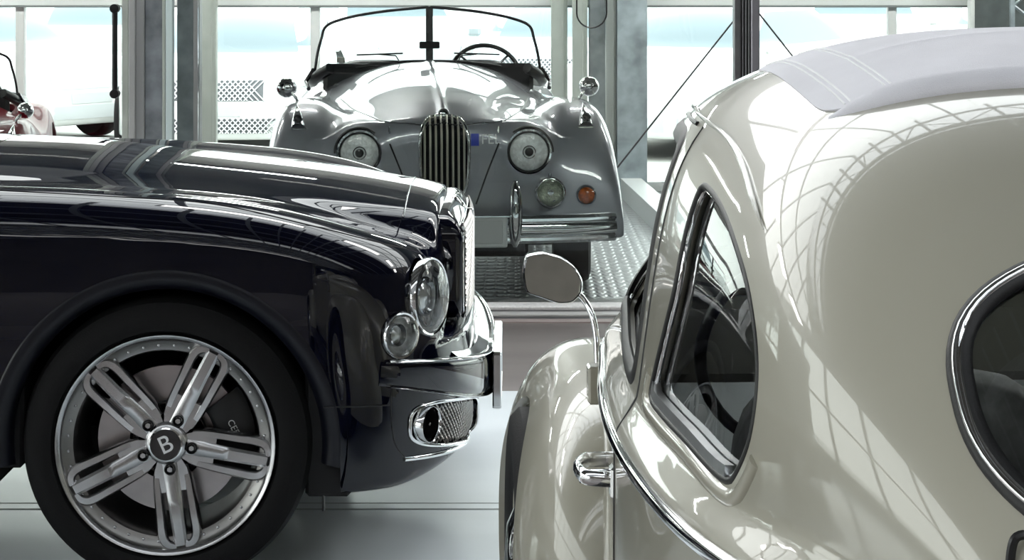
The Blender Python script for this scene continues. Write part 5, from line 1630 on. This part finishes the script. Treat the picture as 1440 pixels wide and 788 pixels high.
# ================================================================== cars parked in the bright yard outside
M_white = mat('white_car_paint', (0.80, 0.80, 0.79), 0.3, coat=1.0)
M_ice = mat('pale_blue_grey_paint', (0.50, 0.55, 0.58), 0.3, 0.3, coat=1.0)
M_red2 = mat('bright_red_paint', (0.55, 0.03, 0.03), 0.3, coat=1.0)
M_tint = mat('tinted_car_window', (0.24, 0.29, 0.315), 0.15, 0.0, spec=0.3, coat=0.0)
M_lampw = mat('clear_lamp', (0.6, 0.62, 0.63), 0.2, 0.6, noise=(40, 0.3))
def yard_car(kind):
    """x forward, y left, origin on the ground midway between the axles; returns an unlinked-from-scene style root with parts"""
    spec = {'coupe': dict(L=4.80, Wd=0.97, hood=0.86, roof=1.40, tail=0.98, c0=0.95, c1=0.15, c2=-0.95, c3=-1.75),
            'saloon': dict(L=4.60, Wd=0.91, hood=0.92, roof=1.46, tail=1.02, c0=1.05, c1=0.30, c2=-1.05, c3=-1.75),
            'van': dict(L=4.70, Wd=0.94, hood=1.02, roof=1.72, tail=1.10, c0=1.15, c1=0.50, c2=-1.75, c3=-2.15)}[kind]
    L2 = spec['L'] / 2
    tp = spline([-L2, -L2 + 0.25, spec['c3'], 0, spec['c0'], L2 - 0.5, L2 - 0.12, L2], [0.75, spec['tail'] - 0.04, spec['tail'], 0.98, spec['hood'] + 0.08, spec['hood'] - 0.06, spec['hood'] - 0.22, 0.42])
    cb_ = spline([spec['c3'] - 0.4, spec['c3'], spec['c2'], (spec['c1'] + spec['c2']) / 2, spec['c1'], spec['c0'], spec['c0'] + 0.3], [0.7, 0.99, spec['roof'] - 0.07, spec['roof'], spec['roof'] - 0.07, spec['hood'] + 0.07, 0.6])
    def F(x, y, z):
        ay = np.abs(y)
        q = ((np.abs(x) / L2)**5 + (ay / spec['Wd'])**5)**0.2
        A = smax((q - 1) * 0.9, (z - tp(x) + 0.03 * (ay / 0.9)**4) * 0.9, 0.14)
        B = smax((ay - (spec['Wd'] - 0.10 - 0.38 * np.maximum(z - 0.95, 0))) * 0.95, (z - cb_(x) + 0.05 * (ay / 0.6)**2) * 0.75, 0.10)
        return smax(smin(A, B, 0.06), 0.2 - z, 0.05)
    wb = (L2 - 0.88, -L2 + 0.98)
    V, Fc = polygonise(F, (-L2 - 0.05, -1.05, 0.16), (L2 + 0.05, 1.05, spec['roof'] + 0.06), 0.05)
    def g_w(W):
        o = np.full(len(W), 1.0)
        for c in wb: o = np.minimum(o, np.where(np.abs(W[:, 1]) > 0.55, np.hypot(W[:, 0] - c, W[:, 2] - 0.34) - 0.385, 1))
        return o
    V, Fc = clip(V, Fc, g_w)
    ro = spec['roof']; hz = spec['hood'] + 0.07
    def g_front(W): return np.where((W[:, 0] > spec['c1'] - 0.2) & (W[:, 2] > hz), np.minimum(np.minimum(0.70 - 0.30 * (W[:, 2] - hz) - np.abs(W[:, 1]), ro - 0.10 - W[:, 2]), W[:, 2] - hz - 0.01), -1)
    def g_back(W): return np.where((W[:, 0] < spec['c2'] + 0.2) & (W[:, 2] > 1.0), np.minimum(np.minimum(0.64 - 0.25 * (W[:, 2] - 1.0) - np.abs(W[:, 1]), ro - 0.10 - W[:, 2]), W[:, 2] - 1.05), -1)
    sp_ = inside_poly([(spec['c0'] - 0.12, 1.0), (spec['c1'] - 0.02, ro - 0.13), (spec['c2'] + 0.15, ro - 0.13), (spec['c3'] + 0.12, 1.02)])
    def g_side(W): return np.where((np.abs(W[:, 1]) > 0.50) & (W[:, 2] > 0.97), sp_(W[:, 0], W[:, 2]), -1)
    root = empty('parked_car')
    gs = [('windscreen', g_front), ('rear_window', g_back), ('side_window', g_side)]
    Vb, Fb = V, Fc
    for nm, g in gs: Vb, Fb = clip(Vb, Fb, lambda W, g=g: -g(W))
    skin('body', F, Vb, Fb, M_white, root)
    for nm, g in gs:
        W, Fw = clip(V, Fc, g)
        if not Fw: continue
        for sd in ((-1, 1) if nm == 'side_window' else (0,)):
            fs = [f for f in Fw if sd == 0 or np.sign(W[f[0], 1]) == sd]
            used = sorted({i for f in fs for i in f}); rm = {a: b for b, a in enumerate(used)}
            if fs: skin(nm, F, W[used], [tuple(rm[i] for i in f) for f in fs], M_tint, root)
    def fxs(y, z):
        y, z = np.asarray(y, float), np.asarray(z, float)
        a = np.full(y.shape, 0.5); b = np.full(y.shape, L2 + 0.2)
        for _ in range(24):
            m_ = (a + b) / 2; ins_ = F(m_, y, z) < 0
            a = np.where(ins_, m_, a); b = np.where(ins_, b, m_)
        return a
    def fx_(y, z): return float(fxs(np.array([y]), np.array([z]))[0])
    for sy in (-1, 1):
        for c in wb:
            MB().lathe([(0.22, -0.10), (0.31, -0.11), (0.34, -0.07), (0.34, 0.07), (0.31, 0.11), (0.22, 0.10)], (c, sy * (spec['Wd'] - 0.12), 0.34), (0, sy, 0), 32).build('tyre', M_tyre, root, 40)
            MB().lathe([(0.225, 0.08), (0.20, 0.06), (0.06, 0.085), (0.0001, 0.085)], (c, sy * (spec['Wd'] - 0.12), 0.34), (0, sy, 0), 24).build('wheel_rim', M_alu, root, 40)
        lp = [(fx_(sy * y_, z_) + 0.006, sy * y_, z_) for y_, z_ in ((0.52, 0.66), (0.74, 0.64), (0.83, 0.70), (0.80, 0.76), (0.55, 0.74))]
        MB().add(lp + [tuple(np.mean(lp, 0) + np.array([0.02, 0, 0]))], [(i, (i + 1) % 5, 5) for i in range(5)]).build('headlamp', M_lampw, root, 60)
        MB().box((spec['c0'] - 0.25, sy * (spec['Wd'] + 0.05), 1.0), (0.10, 0.17, 0.12), 0.03).build('door_mirror', M_white, root)
    for z0, z1, hw, nm in ((0.56, 0.74, 0.46, 'grille'), (0.27, 0.40, 0.62, 'lower_grille')):
        ya, za = np.meshgrid(np.linspace(-hw, hw, 9), np.linspace(z0, z1, 4)); back = np.stack([fxs(ya, za) + 0.004, ya, za], 2)
        gr = MB().grid(back).build(nm, mat('grille_grey', (0.16, 0.16, 0.17), 0.6) if kind == 'coupe' else mat('pale_grille_grey', (0.62, 0.63, 0.64), 0.5), root, 60, fix=False)
        if kind != 'coupe': continue
        mm = MB(); h_ = z1 - z0
        for sg in (1, -1):
            for c in np.arange(-hw, hw - h_ + 0.01, 0.05):
                y0_, y1_ = (c, c + h_) if sg > 0 else (c + h_, c)
                k = np.array([0, 0.5, 1]); yk, zk = y0_ + (y1_ - y0_) * k, z0 + h_ * k
                mm.tube(np.stack([fxs(yk, zk) + 0.010, yk, zk], 1), 0.007, 4, caps=False)
        tag(mm.build('mesh_wires', M_alu, gr, fix=False), kind='stuff')
    MB().box((fx_(0, 0.47) + 0.012, 0, 0.47), (0.02, 0.52, 0.11), 0.004).build('number_plate', mat('plain_plate', (0.72, 0.73, 0.74), 0.5), root)
    MB().span((-L2 + 0.3, -0.6, 0.18), (L2 - 0.4, 0.6, 0.26)).build('floor_pan', M_void, root)
    return root
def place(root, px, depth, rz, label, paint=None, first=False, scale=1.0):
    """depth is where the front axle-side middle of the car stands on the yard"""
    o = root if first else copy_tree(root, None, {'white_car_paint': paint} if paint else None)
    o.location = ((px - 720) * depth / FPX, depth, -0.2)
    o.rotation_euler = (0, 0, R(rz)); o.scale = (scale,) * 3
    tag(o, label, 'car', 'cars parked in the yard')
    return o
coupe = yard_car('coupe'); saloon = yard_car('saloon'); van = yard_car('van')
place(coupe, 332, 21.6, -88, 'white coupe with wide mesh grille parked outside behind the plain grey post', first=True)
place(saloon, 1010, 21.5, -120, 'white saloon with pale windscreen parked outside behind the crossing rods', first=True)
place(van, 530, 29.5, -72, 'tall white van parked outside, seen through the split windscreen', first=True)
place(saloon, -70, 22.6, -38, 'white saloon parked outside behind the red roadster')
place(saloon, 150, 29.0, -84, 'pale blue-grey saloon parked outside beside the door pull', M_ice)
place(coupe, 795, 26.0, -98, 'pale blue-grey coupe parked outside, seen through the windscreen over the steering wheel', M_ice)
place(saloon, 470, 38.0, -75, 'red saloon parked far outside, seen through the passenger side of the split windscreen', M_red2)
place(van, 1200, 31.0, -92, 'white van parked outside above the canvas roof, beside the thin mullion')
place(coupe, 1425, 29.0, -95, 'white coupe parked outside beside the dark steel column')
